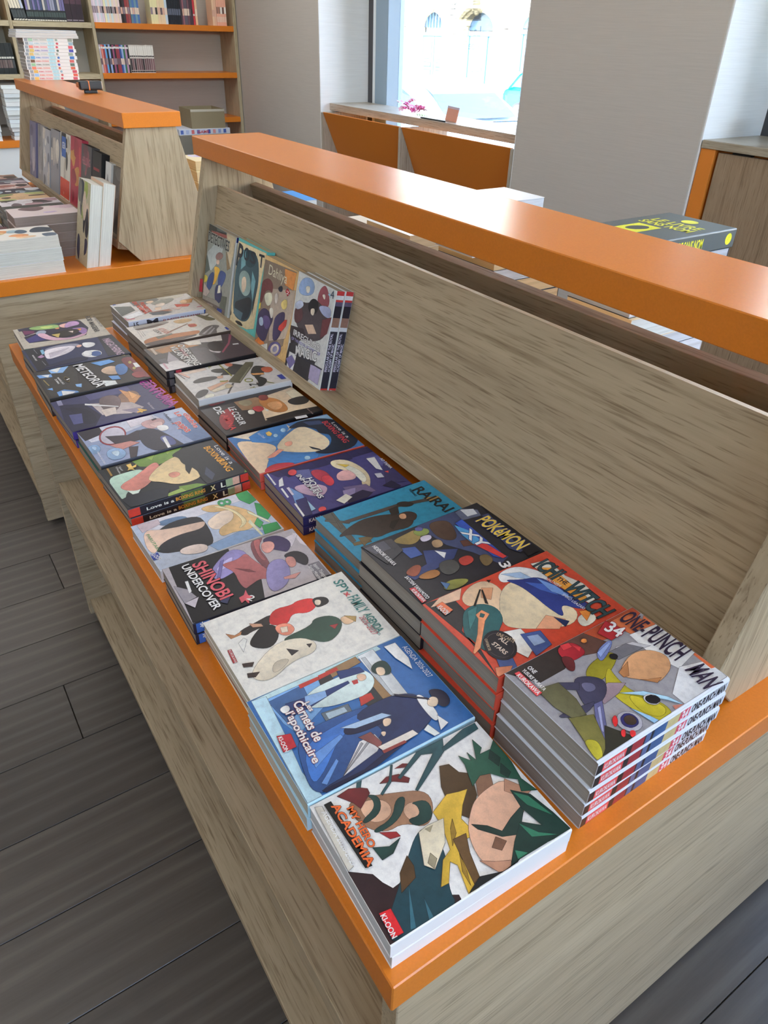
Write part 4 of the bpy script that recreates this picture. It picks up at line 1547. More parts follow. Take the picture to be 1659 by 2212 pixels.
UP = {
    'IRR': (0.832, -0.253, 0.133, 0.178, 0.05, 2, 0.0165),
    'DAH': (0.974, -0.253, 0.136, 0.174, 0.045, 1, 0.02),
    'POS': (1.122, -0.253, 0.134, 0.177, 0.036, 1, 0.018),
    'DET': (1.268, -0.251, 0.146, 0.172, 0.036, 1, 0.018),
}
COVER = dict(F11='d8dade', F10='a9c8e2', F9='d6d3cd', F8='1f2030', F7='cfd0da', F6='26262e', F5='3a3a44', F4='2c2458', F3='35302c',
             F2='24262e', F1='b2ab9e', R1='c9c9d4', R2='54443a', R3='1f1b1d', R4='c8c5c2', R5='1c1a1b', R6='c8574a', R7='24285a',
             R8='2d88ac', R9='1c1a20', R10='c04632', R11='c4c8d0', IRR='c8cac8', DAH='cfae78', POS='5cb0ac', DET='b8bab8')
PAGEC = dict(F11='d0d2d6', F10='c4c2b8', F9='cfc8b8', F7='c0beba', R4='b4b0a6', F6='9a968f', R11='a09b95', DAH='c8b898', POS='c4b898')
UNDER = dict(F9=['7c4334', 'e4d8c0'], F5=['1f5a4c'])
SPINE = {   # bands (from, to, colour) and words (text, colour, from, to, low, high) along the spine, as fractions
    'F6': ([(0, .09, 'c23f33'), (.93, 1, 'b8392f'), (.42, .60, '55683a'), (.62, .70, '22241f'), (.80, .86, '8fa07c'), (.86, .92, 'c8a08a')],
           [('Love is a', 'dcd8c8', .14, .36, .3, .62), ('BOXING RING', 'cf9038', .375, .62, .3, .68), ('X', 'd8c48a', .665, .71, .2, .75), ('L', 'd8d4c0', .755, .795, .2, .75)]),
    'R11': ([(0, .50, '1c1e20'), (.04, .20, 'd0484a'), (.24, .33, '8c2a32'), (.34, .38, '4a5a80'), (.40, .50, '31507c'), (.50, .60, 'b8a878'), (.60, .68, 'c0455a')],
            [('KUROKAWA', 'f4eae6', .05, .19, .3, .68), ('34', 'f6eeee', .615, .67, .15, .8), ('ONE-PUNCH MAN', '17161a', .70, .98, .2, .8)]),
    'R3': ([(.03, .08, '5a5658'), (.10, .16, 'b03a44')], []),
    'R7': ([], [('KANA', 'd8dae4', .05, .16, .3, .7), ('HOTEL INHUMANS', 'd8dae4', .4, .8, .3, .65)]),
    'R1': ([(.95, 1, '2f4f9c')], [('FUNESTE DU KARMA', 'a85a60', .42, .90, .25, .6), ('15', '4a4448', .06, .12, .2, .8), ('M', '3a3438', .22, .36, .2, .9)]),
    'F8': ([(.02, .11, '3a64b0')], [('*', 'e6eaf4', .045, .08, .1, .9)]),
    'F1': ([(0, .10, '1f6a48')], [("L'APPRENTIE DE", '4a4846', .70, .95, .25, .6), ('A', '3a3836', .5, .53, .2, .7)]),
    'F7': ([], [('PARUTAKI', '3a3a40', .05, .22, .3, .65)]),
    'F4': ([(0, .06, '4a3a8a')], [('CENTURIA', '8a2a7a', .45, .95, .25, .75)]),
    'IRR': ([(0, .05, 'c03a34'), (.05, .62, '2c2a36'), (.62, .66, 'c8c8cc'), (.66, .75, '8c6a5c'), (.75, .86, '2a2630'), (.86, .90, '5a5068'), (.90, 1, 'b83a3a'), (.92, .96, 'e0d8d4')],
            [('IRREGULAR OF THE ROYAL', 'c8c4d8', .22, .60, .55, .85), ('ACADEMY OF MAGIC', 'c8c4d8', .22, .50, .15, .45), ('V', 'f0e8e4', .015, .035, .3, .8)]),
    'DET': ([(.94, 1, '1f2f78')], [('DETECTIVES', '2c2c30', .5, .9, .3, .65)]),
}
OUTLINE = {'ACADEMIA': '3a1408', 'MY HERO': '3a1408', 'AGENDA 2026-2027': None, 'Carnets de': '8a3a30', 'Les': '8a3a30', "l'apothicaire": '8a3a30',
           'POKéMON': '2a3a80', 'SHINOBI': '2a1416', 'UNDERCOVER': '1a1a20', 'IRREGULAR': '2a2830', 'MAGIC': '2a2830', 'ICHI': '1c1a1c', 'WITCH': '1c1a1c',
           'OVERSLEEPING': '3a2e2a', 'VILLAINS INC': '3a2e2a', 'METEORIA': '1a1614', 'diable': 'e8e2e0', 'papa': 'e8e2e0', 'Le': 'e8e2e0', 'LE COEUR': '201a1a',
           'HOTEL': '2a2850', 'INHUMANS': '2a2850', 'DETECTIVES': 'b8bcb4', 'SPY': 'eeeae4', 'FAMILY': 'eeeae4', '34': '8c1a24', 'XY': '2a3a70', 'FUNESTE': '5a2018', 'DU KARMA': '5a2018'}
for k_, (bg, shp, tx) in ART.items():
    for t_ in tx:
        want(t_[0], t_[7])
        if OUTLINE.get(t_[0]):
            want(t_[0], 2)
for k_, (bd, wd) in SPINE.items():
    for t_ in wd:
        want(t_[0], 1)
EXTRA_WORDS = ['LE LIVRE SANS NOM', 'LE LIVRE', 'SANS NOM', 'ANIMAL CROSSING', 'GEN', 'HELLSING', 'M', '15', '12', 'CARTON', 'GAME', 'KUROKAWA']
for t_ in EXTRA_WORDS:
    want(t_, 1)
make_texts()


def cover_mesh(wd, h, t, r, hx):
    c = 0.0007
    P = [(0, t), (wd - r, t), (wd - 0.3 * r, t - 0.3 * r), (wd, t - r), (wd, r), (wd - 0.3 * r, 0.3 * r), (wd - r, 0), (0, 0), (0, c), (wd - c, c), (wd - c, t - c), (0, t - c)]
    n = len(P)
    vs = [(p[0], 0, p[1]) for p in P] + [(p[0], h, p[1]) for p in P]
    fs = [(k, (k + 1) % n, n + (k + 1) % n, n + k) for k in range(n)]
    for y in (0, n):                       # the thin board ends
        q = [(0, 1, 10, 11), (1, 2, 3, 10), (3, 4, 9, 10), (4, 5, 6, 9), (6, 7, 8, 9)]
        fs += [tuple(v + y for v in (f if y == 0 else f[::-1])) for f in q]
    me = bpy.data.meshes.new('cover')
    me.from_pydata(vs, [], fs)
    me.materials.append(BOARD)
    me.update()
    colattr(me, [hexc(hx, ALB)] * len(fs))
    return me


def pages_mesh(wd, h, t):
    bm = bmesh.new()
    bbox(bm, 0.0007, wd - 0.0012, 0.0006, h - 0.0006, 0.0009, t - 0.0009)
    me = bpy.data.meshes.new('pages')
    bm.to_mesh(me)
    bm.free()
    me.materials.append(PAGES)
    return me


def make_book(name, wd, h, t, hx, pages, label, cat, group, r=0.0010, key=None, art=True):
    rt = thing(name, (0, 0, 0), label, cat, group)
    link(bpy.data.objects.new('cover', cover_mesh(wd, h, t, r, hx)), rt)
    p = link(bpy.data.objects.new('pages', pages_mesh(wd, h, t)), rt)
    p.color = hexc(pages, 1.15)
    if key in SPINE:
        pr = Print()
        for a, b, col in SPINE[key][0]:
            pr.rect(a * h, b * h, r, t - r, hexc(col, ALB))
        for s, col, a, b, lo, hi in SPINE[key][1]:
            pr.text(s, 1, hexc(col, ALB), a * h, lo * t, (b - a) * h, (hi - lo) * t)
        pr.build('spine_print', rt, INK, lambda x, y, z: (wd + 0.00005 + z, x, y))
    if key in ART and art:
        bg, shp, tx = ART[key]
        pr = Print()
        W = wd - r
        pr.patch(clip([(0, 0), (W, 0), (W, h), (0, h)], W, h), hexc(bg, ALB))
        for col, sm, q in shp:
            q = [int(v) / 2000.0 for v in q.split()]
            P = [(q[i], q[i + 1]) for i in range(0, len(q), 2)]
            if sm:
                P = smooth_pts(P)
            P = clip(P, W, h)
            if len(P) > 2:
                cf = hexc(col, ALB)
                pr.patch(P, cf)
                xs, ys = [p_[0] for p_ in P], [p_[1] for p_ in P]
                if min(max(xs) - min(xs), max(ys) - min(ys)) > 0.006:
                    pr.stroke(P, 0.00022, (cf[0] * 0.25, cf[1] * 0.24, cf[2] * 0.26, 1))
        for s, col, x, y, ln, hh, deg, bold in tx:
            if OUTLINE.get(s):
                pr.text(s, 2, hexc(OUTLINE[s], ALB), x / 1000, y / 1000, ln / 1000, hh / 1000, deg)
            pr.text(s, bold, hexc(col, ALB), x / 1000, y / 1000, ln / 1000, hh / 1000, deg)
        pr.build('cover_print', rt, INK, lambda x, y, z: (x, y, t + 0.00005 + z))
    return rt


LBL = dict(
    F11='agenda with spiky dark green and tan art, nearest corner of the table',
    F10='sky blue agenda with deep blue robes and cream title lettering on the aisle row',
    F9='white agenda speckled with pale motifs and red, green and cream patches on the aisle row',
    F8='grey and black comic with brownish red shapes and white stencil title, aisle row',
    F7='thin pale comic with blond, white and bright green patches on the aisle row',
    F6='dark comic with green camouflage, cream and mint patches and orange title, aisle row',
    F5='grey blue comic with red outlined title and pale blue flowers on the aisle row',
    F4='dark indigo comic with magenta title and orange numeral on the aisle row',
    F3='dark brown comic with icy blue crystals and white spiky title on the aisle row',
    F2='navy comic with pale moon disc and thin mauve title on the aisle row',
    F1='grey bordered comic with green and purple art at the far end of the aisle row',
    R1='off-white comic with small orange red title at the far end of the inner row',
    R2='white comic with brown and orange sweeps, second from the far end of the inner row',
    R3='charcoal comic with heavy white diagonal title and dark red haze, inner row',
    R4='white comic with a long olive blade shape across it, inner row',
    R5='black comic with brush lettering in white and red and a peach panel, inner row',
    R6='blue comic with peach and black shapes and red title lettering, inner row',
    R7='purple comic crowded with small shapes and white block title, inner row',
    R8='plain bright blue comic with black title and dark diagonal figure shape, inner row',
    R9='black comic with yellow title, many small coloured shapes, inner row',
    R10='red comic with blue and white strands, teal shape and round black sticker, inner row',
    R11='grey and olive comic with large dark title, top of the nearest inner stack',
    IRR='white upright comic with grey title, front one of a pair on the ledge',
    DAH='tan framed upright comic with purple and maple leaf art on the ledge',
    POS='turquoise upright comic with cream ornamental frame on the ledge',
    DET='upright comic in stony grey with yellow and blue patches at ledge far end')
SHORT = dict(F11='dark green agenda', F10='sky blue agenda', F9='speckled white agenda', F8='grey and black comic', F7='thin pale comic', F6='green camouflage comic',
             F5='grey blue comic', F4='indigo comic', F3='icy crystal comic', F2='navy moon comic', F1='grey bordered comic', R1='orange titled comic', R2='brown sweep comic',
             R3='charcoal comic', R4='olive blade comic', R5='black brush-lettered comic', R6='blue and peach comic', R7='crowded purple comic', R8='bright blue comic',
             R9='yellow titled black comic', R10='red comic with sticker', R11='grey and olive comic')


def place_book(rt, x, y, z, wd, rot):
    a = math.radians(rot)
    rt.location = (x - wd * math.sin(a), y + wd * math.cos(a), z)
    rt.rotation_euler = (0, 0, a - math.pi / 2)


def dup_book(rt, label, skip=('cover_print',)):
    c = rt.copy()
    sc.collection.objects.link(c)
    c['label'] = label
    for ch in list(rt.children):
        if ch.name.split('.')[0] in skip:
            continue
        d = ch.copy()
        sc.collection.objects.link(d)
        d.parent = c
    return c


for key, (bx, by, bw, bh, zt, rot, n, tk) in BK.items():
    t = zt / n - 0.0003
    r = 0.0028 if key == 'R11' else 0.0010
    cat = 'agenda' if key in ('F11', 'F10', 'F9') else 'book'
    nm = 'agenda' if cat == 'agenda' else 'comic_book'
    grp = 'comics and agendas of the aisle row' if key[0] == 'F' else 'comics of the inner row'
    top = make_book(nm, bw, bh, t, COVER[key], PAGEC.get(key, '989189'), LBL[key], cat, grp, r, key)
    place_book(top, bx, by, T + zt - t, bw, rot)
    rnd = random.Random(key)
    for i in range(n - 2, -1, -1):
        d = n - 1 - i
        lab = '%s copy down, under the top %s' % (ordinal(d - 1), SHORT[key])
        if key in UNDER and d - 1 < len(UNDER[key]):
            hx = UNDER[key][d - 1]
            nice = {'7c4334': 'reddish brown', 'e4d8c0': 'cream', '1f5a4c': 'dark teal'}[hx]
            c = make_book('comic_book', bw - 0.002, bh - 0.003, t, hx, PAGEC.get(key, '989189'), '%s covered book lying under the %s' % (nice, SHORT[key]), 'book', grp, r, None)
        else:
            c = dup_book(top, lab)
        k = 0.0022
        place_book(c, bx + rnd.uniform(-k, k), by + rnd.uniform(-k * 0.5, k * 0.5), T + i * zt / n, bw, rot + rnd.uniform(-0.9, 0.9))

# comics standing on the book ledge, leaning on the sloping board
K_ = 0.225
NRM = Vector((-1, 0, K_)).normalized()
EZ = Vector((K_, 0, 1)).normalized()
P0 = Vector((0.506, 0, 0.288 + T))


def place_up(rt, ynear, s, wd, dback, yoff=0.0):
    p = P0 + NRM * dback + EZ * s
    M = Matrix((Vector((0, -1, 0)), EZ, NRM)).transposed().to_4x4()
    M.translation = Vector((p.x, ynear + wd + yoff, p.z))
    rt.matrix_world = M


for key, (yn, s, bw, bh, d, n, tk) in UP.items():
    top = make_book('comic_book', bw, bh, tk - 0.0003, COVER[key], PAGEC.get(key, 'b0a898'), LBL[key], 'book', 'comics leaning on the ledge', 0.001, key)
    place_up(top, yn, s, bw, d - tk, 0)
    if key == 'IRR':
        c = dup_book(top, 'second upright comic with dark red tipped spine, behind the white one')
        place_up(c, yn - 0.002, s + 0.001, bw, d - 2 * tk)

# ------------------------------------------------------------------ plain stacked books: right half of the first table


def plain_book(name, x0, x1, y0, y1, z0, t, hx, pages, label, group, spine='+y', r=0.0010):
    """lying flat; spine towards one side"""
    sx, sy = x1 - x0, y1 - y0
    if spine in ('+y', '-y'):
        wd, h = sy, sx
    else:
        wd, h = sx, sy
    rt = make_book(name, wd, h, t - 0.0003, hx, pages, label, 'book', group, r)
    ang = {'-y': -90, '+y': 90, '+x': 0, '-x': 180}[spine]
    a = math.radians(ang)
    rt.rotation_euler = (0, 0, a)
    rt.location = {'-y': (x0, y1, z0), '+y': (x1, y0, z0), '+x': (x0, y0, z0), '-x': (x1, y1, z0)}[spine]
    return rt


def stack(x0, x1, y0, y1, z0, ts, cols, pages, desc, group, spine='+x', jit=0.003, seed=1, first=None):
    rnd = random.Random(seed)
    z = z0
    out = []
    n = len(ts)
    for i, t in enumerate(ts):
        a, b = rnd.uniform(-jit, jit), rnd.uniform(-jit, jit)
        d = n - 1 - i
        lab = ('%s book down in the %s' % (ordinal(d), desc)) if d else 'top book of the ' + desc
        o = plain_book('paperback', x0 + a, x1 + a, y0 + b, y1 + b, z, t, cols[i % len(cols)], pages[i % len(pages)], lab, group, spine)
        out.append(o)
        z += t
    return out


GR = 'stacked books on the far side of the nearest table'
wp = ['c8ccd2', 'b8bcc4', 'ccd0d6']
cd = ['23252c', 'd8dade', '3a4a5a', 'c8c8cc']
# nearest far-side pile, crowned by the black and yellow novel
s = stack(0.785, 0.995, 0.512, 0.645, T, [0.024, 0.022, 0.026, 0.024, 0.026, 0.03, 0.024, 0.040, 0.032, 0.026, 0.028], cd, wp, 'tall pile below the black and yellow novel', GR, '+x', 0.004, 3)
c = plain_book('paperback', 0.785, 0.99, 0.508, 0.646, T + 0.176, 0.040, 'd9bd92', 'd2d6d4', 'thick cream-backed book in the pile below the black and yellow novel', GR, '-x')
bpy.data.objects.remove(s[7].children[0]) if False else None
for ch in list(s[7].children):
    bpy.data.objects.remove(ch)
bpy.data.objects.remove(s[7])
zz = T + sum([0.024, 0.022, 0.026, 0.024, 0.026, 0.03, 0.024, 0.040, 0.032, 0.026, 0.028])
LV = plain_book('paperback', 0.787, 1.000, 0.507, 0.640, zz, 0.030, '4a5254', 'a8967c', 'black and yellow novel crowning the tall far-side pile', GR, '-y', 0.002)
pr = Print(0.00003)
yl = hexc('d6d434', ALB)
h_, w_ = 0.213, 0.133       # v along +x, u along -y
pr.rect(0.030, 0.075, 0.030, 0.098, yl)
pr.patch(smooth_pts([(0.040, 0.05), (0.05, 0.045), (0.062, 0.055), (0.068, 0.075), (0.058, 0.09), (0.046, 0.085), (0.038, 0.07)]), hexc('3a4042', ALB))
pr.text('LE LIVRE', 1, yl, 0.022, 0.135, 0.092, 0.022)
pr.text('SANS NOM', 1, yl, 0.018, 0.108, 0.098, 0.022)
pr.patch([(0.068 + 0.014 * math.cos(a * 0.3927), 0.178 + 0.014 * math.sin(a * 0.3927)) for a in range(16)], yl)
pr.build('cover_print', LV, INK, lambda x, y, z: (x, y, 0.0299 + z))
pr = Print(0.00003)
pr.text('LE LIVRE SANS NOM', 1, yl, 0.045, 0.007, 0.085, 0.015)
for cx_ in (0.014, 0.196):
    pr.patch([(cx_ + 0.008 * math.cos(a * 0.3927), 0.015 + 0.009 * math.sin(a * 0.3927)) for a in range(16)], yl)
pr.build('spine_print', LV, INK, lambda x, y, z: (w_ + 0.0001 + z, x, y))

ts = [0.028, 0.022, 0.026, 0.03, 0.024, 0.028, 0.03, 0.024, 0.026]
stack(0.785, 0.962, 0.836, 1.010, T, ts, ['2c343c', 'c8ccd0', '3c444c'], ['d2b890', 'c2c6cc', 'c9b08a'], 'second far-side pile, cream and blue grey edges', GR, '+x', 0.003, 5)
plain_book('paperback', 0.740, 0.905, 0.850, 0.965, T + sum(ts), 0.092, 'dfe6e4', 'c4cad2', 'thick pale book crowning the second far-side pile', GR, '+y')
stack(0.785, 0.965, 1.115, 1.290, T, [0.035, 0.03, 0.028, 0.032, 0.03, 0.034, 0.03], ['c8c4bc', '5a4c40'], ['c6b496', 'bfae92'], 'third far-side pile of tan-edged books', GR, '+x', 0.003, 6)
stack(0.785, 0.965, 1.302, 1.432, T, [0.03, 0.036, 0.03, 0.034, 0.03, 0.036], ['6a5a4a', 'c8bca8'], ['c6b496', 'c9b89a'], 'fourth far-side pile of tan-edged books', GR, '+x', 0.003, 8)
stack(0.785, 0.96, 0.300, 0.420, T, [0.03, 0.03, 0.028], ['d0d4d8', '4a5a6a'], wp, 'low far-side pile near the end of the first table', GR, '+x', 0.003, 9)

# ------------------------------------------------------------------ second table: flat piles, uprights, the leaning pair
GB = 'stacked books on the second table'
YB0 = 1.9718


def lying_art(o, wd, h, t, seed, cols, nm='cover_print'):
    rnd = random.Random(seed)
    pr = Print()
    for i in range(9):
        cx, cy = rnd.uniform(0.1, 0.9) * wd, rnd.uniform(0.08, 0.92) * h
        rx, ry = rnd.uniform(0.10, 0.35) * wd, rnd.uniform(0.06, 0.26) * h
        P = [(cx + rx * math.cos(a) * rnd.uniform(0.6, 1.1), cy + ry * math.sin(a) * rnd.uniform(0.6, 1.1)) for a in [q * 0.785 for q in range(8)]]
        P = clip(smooth_pts(P), wd - 0.001, h)
        if len(P) > 2:
            pr.patch(P, hexc(cols[i % len(cols)], ALB))
    pr.build(nm, o, INK, lambda x, y, z: (x, y, t + z))


s = stack(0.038, 0.238, 1.994, 2.128, T, [0.0335, 0.033, 0.033], ['d8dad8', 'dcdcda', 'd4d0c8'], ['dcdcd2', 'd8dad2', 'dedacf'], 'white-edged pile at the near corner of the second table', GB, '+y', 0.002, 11)
lying_art(s[-1], 0.134, 0.2, 0.0328, 2, ['c8a878', '4a5a6a', 'd09060', '9ab0b8', '3a4450', 'd8b898'])
s = stack(0.159, 0.342, 2.158, 2.285, T, [0.022, 0.0225, 0.023, 0.025, 0.0275], ['8c7c74', 'a89890', '8c7c74', 'b0a098', 'cdbfbe'], ['a09088', '988880'], 'brownish pile behind the near corner of the second table', GB, '+y', 0.003, 12)
lying_art(s[-1], 0.127, 0.183, 0.0271, 4, ['4a3a3e', 'b8a8c4', '6a5458', 'c8b0b8', 'd8ccd0'])
rows = [(2.303, 0.100, ['5c625e', '3c403e', '8c9088', '4a4e48'], 'dark wrapped'), (2.445, 0.092, ['3a3638', 'c8c4c8', '6a5a60', 'b09098'], 'black-and-white'),
        (2.585, 0.088, ['7a8a5a', 'c8a880', '5a5044', 'a8b070'], 'tan-green'), (2.725, 0.080, ['8a9aa4', '3a3a48', 'd0d0d4', '5a6a6a'], 'pale blue'),
        (2.865, 0.074, ['b08a84', 'c8b4b0', '4a3a3c', 'a06a60'], 'dusty pink'), (3.005, 0.070, ['9a9ca0', '5a4a58', 'c0b0b8', '707880'], 'silver grey'), (3.145, 0.064, ['8c6a5c', 'b8a89c', '4c4440', 'a88070'], 'chestnut')]
for i, (y, zt, cols, nm) in enumerate(rows):
    n = 4
    s = stack(0.165 + 0.01 * (i % 2), 0.345 + 0.01 * (i % 2), y, y + 0.128, T, [zt / n] * n, [cols[0], cols[1]], ['a49c94', '8c8680'], '%s pile in the inner row of the second table' % nm, GB, '-y', 0.002, 20 + i)
    lying_art(s[-1], 0.128, 0.18, zt / n - 0.0002, 30 + i, cols)
fr_rows = [(2.150, 0.075, ['a8323c', 'd8c8c8', '5a2a30'], 'crimson'), (2.290, 0.062, ['3a3a40', 'b8b0b0', '6a6470'], 'dark slate'), (2.430, 0.055, ['7a8494', 'c0c8cc', '3c4450'], 'steel blue'), (2.570, 0.05, ['b09a80', '584838', 'd0c4b0'], 'sandy'), (2.71, 0.05, ['8a5c64', 'c8b8b8', '483038'], 'plum')]
for i, (y, zt, cols, nm) in enumerate(fr_rows):
    n = 3
    s = stack(-0.012 + 0.018, 0.150, y, y + 0.125, T, [zt / n] * n, cols, ['a49c94'], '%s pile in the aisle row of the second table' % nm, GB, '-y', 0.0015, 50 + i)
    lying_art(s[-1], 0.125, 0.144, zt / n - 0.0002, 60 + i, cols)

# the pair of thick books leaning on the gable of the second table
for i, (x, lab) in enumerate(((0.2962, 'left thick white-edged book of the leaning pair on the second table'), (0.3300, 'right thick white-edged book of the leaning pair, beside the gable'))):
    b = make_book('thick_book', 0.128, 0.224, 0.0325, '9a9a78' if i == 0 else 'c8a890', 'e2e2da', lab, 'book', 'pair of thick leaning books')
    a = math.atan2(0.055, 0.2184)
    up = Vector((math.sin(a), 0, math.cos(a)))
    nr = Vector((-math.cos(a), 0, math.sin(a)))
    M = Matrix((Vector((0, 1, 0)), up, nr)).transposed()
    # cover faces -x, page edges face the camera, spine away from it
    p = Vector((x, 2.006, T)) - nr * 0.0325 + Vector((0.0, 0, 0.0325 * math.sin(a)))
    M = M.to_4x4()
    u_, v_, n_ = Vector((0, 1, 0)), up, u_n if False else Vector((0, 1, 0)).cross(up)
    M = Matrix((u_, v_, n_)).transposed().to_4x4()
    M.translation = Vector((x, 2.003, T)) + (Vector((0, 0, 0)))
    b.matrix_world = M
    # art on the aisle-facing board
    if i == 0:
        pr = Print()
        W, H = 0.126, 0.224
        rnd = random.Random(5)
        pr.rect(0.001, W, 0.001, H - 0.001, hexc('b4ac90', ALB))
        for q in range(12):
            cx, cy = rnd.uniform(0.02, 0.11), rnd.uniform(0.02, 0.2)
            P = clip(smooth_pts([(cx + rnd.uniform(0.008, 0.03) * math.cos(t_ * 0.9), cy + rnd.uniform(0.015, 0.05) * math.sin(t_ * 0.9)) for t_ in range(7)]), W, H)
            if len(P) > 2:
                pr.patch(P, hexc(['2c3040', '3a3a50', '8c9a4a', 'c8b4a0', '2a2c34', '6c6a60'][q % 6], ALB))
        pr.build('cover_print', b, INK, lambda x_, y_, z_: (x_, y_, -0.0001 - z_))

# uprights on the ledge of the second table
ups = [  # y near, width, height, front offset, thickness, cover, page, label, art colours
    (3.205, 0.115, 0.200, 0.036, 0.020, '6e6a86', '8a8690', 'mauve grey upright book, far end of the second table ledge', ['8a8a9a', 'b0a8b0', '5a5870']),
    (3.085, 0.112, 0.200, 0.030, 0.014, '8f8c8c', 'a09c98', 'plain grey upright book, second from the ledge far end', ['a09c9c', '7a7878']),
    (2.965, 0.114, 0.198, 0.036, 0.018, 'a8a8ac', '3a3838', 'silvery upright book with white streaks on the second ledge', ['d0ccc8', '70707a', 'c0b8b0']),
    (2.815, 0.130, 0.208, 0.036, 0.020, '8e8d92', '4a4848', 'grey upright book with pale drawn art on the second ledge', ['d0c8bc', '6a6a70', 'b8b0a8', '9a9aa0']),
    (2.668, 0.138, 0.212, 0.034, 0.020, 'd2cdc2', 'a09488', 'white upright book with blue label and red band', ['2a2826', 'b8b0a4', '4a4844']),
    (2.507, 0.146, 0.215, 0.036, 0.026, 'a5384a', '70202c', 'crimson upright book with gold line art on the second ledge', ['b84a50', 'c08a4a', '983040']),
    (2.372, 0.122, 0.208, 0.040, 0.030, '4c4a4c', '3a3838', 'charcoal upright book with dull pink lettering on the second ledge', ['6a3a44', '5a585a', '8a4a54']),
    (2.262, 0.100, 0.204, 0.040, 0.026, '1b191a', '2a2828', 'black upright book with red emblem on the second ledge', ['221f20', '1a1818']),
    (2.195, 0.058, 0.188, 0.030, 0.014, 'cfcfcd', 'b8b8b4', 'slim white upright book near the ledge near end', ['b0b0b0', '8a8a8a']),
    (2.070, 0.116, 0.186, 0.026, 0.020, '56514e', '7a746c', 'dark grey upright book beside the near gable', ['6a6460', '46423f'])]
for i, (yn, bw, bh, d, tk, hx, pg, lab, cols) in enumerate(ups):
    b = make_book('upright_book', bw, bh, tk - 0.0004, hx, pg, lab, 'book', 'books on the second table ledge')
    place_up(b, yn, -0.2475, bw, d - tk)
    lying_art(b, bw, bh, tk - 0.0003, 80 + i, cols)
    pr = Print()
    if i == 4:
        pr.rect(0.002, bw - 0.003, 0.003, 0.066, hexc('c84a38', ALB))
        pr.rect(0.020, 0.080, 0.135, 0.200, hexc('3a62ac', ALB))
        pr.text('GEN', 1, hexc('e8ecf0', ALB), 0.026, 0.162, 0.046, 0.02)
        pr.text('M', 1, hexc('e8c0b0', ALB), 0.05, 0.012, 0.006, 0.01)
    elif i == 6:
        pr.text('HELLSING', 1, hexc('b06a78', ALB), 0.012, 0.150, 0.095, 0.022)
    elif i == 7:
        pr.patch(smooth_pts([(0.02, 0.06), (0.05, 0.09), (0.075, 0.07), (0.06, 0.05), (0.05, 0.065), (0.035, 0.045)]), hexc('d03030', ALB))
        pr.rect(0.015, 0.08, 0.150, 0.158, hexc('8a2a30', ALB))
    if pr.v:
        pr.build('label_print', b, INK, lambda x, y, z: (x, y, tk - 0.0001 + z))

# far half of the second table, glimpsed past the gables
GE = 'books on the far half of the second table'
s = stack(0.80, 0.965, 2.40, 2.55, T, [0.035, 0.03, 0.035, 0.03, 0.035, 0.033], ['d8c8a0', 'dccfae', 'd8c8a0'], ['d6c49a', 'd2be92'], 'cream pile behind the second gable', GE, '+y', 0.003, 71)
lying_art(s[-1], 0.15, 0.165, 0.0328, 72, ['b8a0c8', 'd8d0e0', '9a88b0', 'c8c0d8'])
s = stack(0.905, 1.055, 2.02, 2.19, T, [0.03, 0.03, 0.028, 0.032], ['3c9a8c', '2f7fc0', '3c9a8c', '2f7fc0'], ['d8d8d4'], 'blue and green pile on the far half of the second table', GE, '-x', 0.002, 73)
stack(0.80, 0.90, 2.05, 2.20, T, [0.02, 0.03, 0.03], ['d8d8dc', '8c94b8'], ['b8b8c4'], 'lilac pile on the far half of the second table', GE, '+y', 0.002, 74)

# pile on the cap of the second table
GC = 'pile on the cap of the second table'
zc = T + 0.3856
spc = [('c05060', 'd8b060'), ('c85a48', '8ab0d8'), ('b84a58', 'c8a050'), ('c06048', 'd87860'), ('5a6a60', '8cb890'), ('b85a58', '6a4a34'), ('3a6ab0', '5a9ac8'), ('8a9a90', 'c8b070'), ('4a4a9c', 'c8b060'), ('c04a58', 'd88070'), ('8aa8b8', 'b8c8d0'), ('8a9890', '9ac0a8')]
for i in range(12):
    lab = '%s thin white comic from the bottom of the pile on the far cap' % ordinal(i)
    b = plain_book('comic_book', 0.500 + random.uniform(-.004, .004), 0.690 + random.uniform(-.004, .004), 3.330, 3.446, zc + i * 0.0117, 0.0117, 'e2e4e8', 'a8a6a4', lab, GC, '-y')
    pr = Print(0.00002)
    t_ = 0.0114
    pr.rect(0.004, 0.016, 0.001, t_ - 0.001, hexc('8a9098', ALB))
    pr.rect(0.018, 0.034, 0.001, t_ - 0.001, hexc(spc[i][1], ALB))
    pr.rect(0.088, 0.112, 0.001, t_ - 0.001, hexc('a8cce6', ALB))
    pr.rect(0.165, 0.182, 0.001, t_ - 0.001, hexc(spc[i][0], ALB))
    pr.text('ANIMAL CROSSING', 1, hexc(spc[i][0], ALB), 0.036, 0.003, 0.05, 0.0055)
    pr.patch([(0.122 + 0.005 * math.cos(q * 0.785), t_ / 2 + 0.004 * math.sin(q * 0.785)) for q in range(8)], hexc(spc[(i * 5) % 12][0], ALB))
    pr.build('spine_print', b, INK, lambda x, y, z: (0.116 + 0.00005 + z, x, y))
for i in range(3):
    z = zc + 12 * 0.0117 + i * 0.0088
    b = plain_book('album', 0.478 + 0.003 * i, 0.705 + 0.003 * (2 - i), 3.325, 3.47, z, 0.0088, 'e6eaee' if i < 2 else 'b8c4d4', 'e4e8ec', '%s wide white album on top of the far cap pile' % ['lowest', 'middle', 'uppermost'][i], GC, '+y')
    if i == 2:
        lying_art(b, 0.145, 0.227, 0.0086, 90, ['98a8bc', 'd8dce4', '6c7c90'])

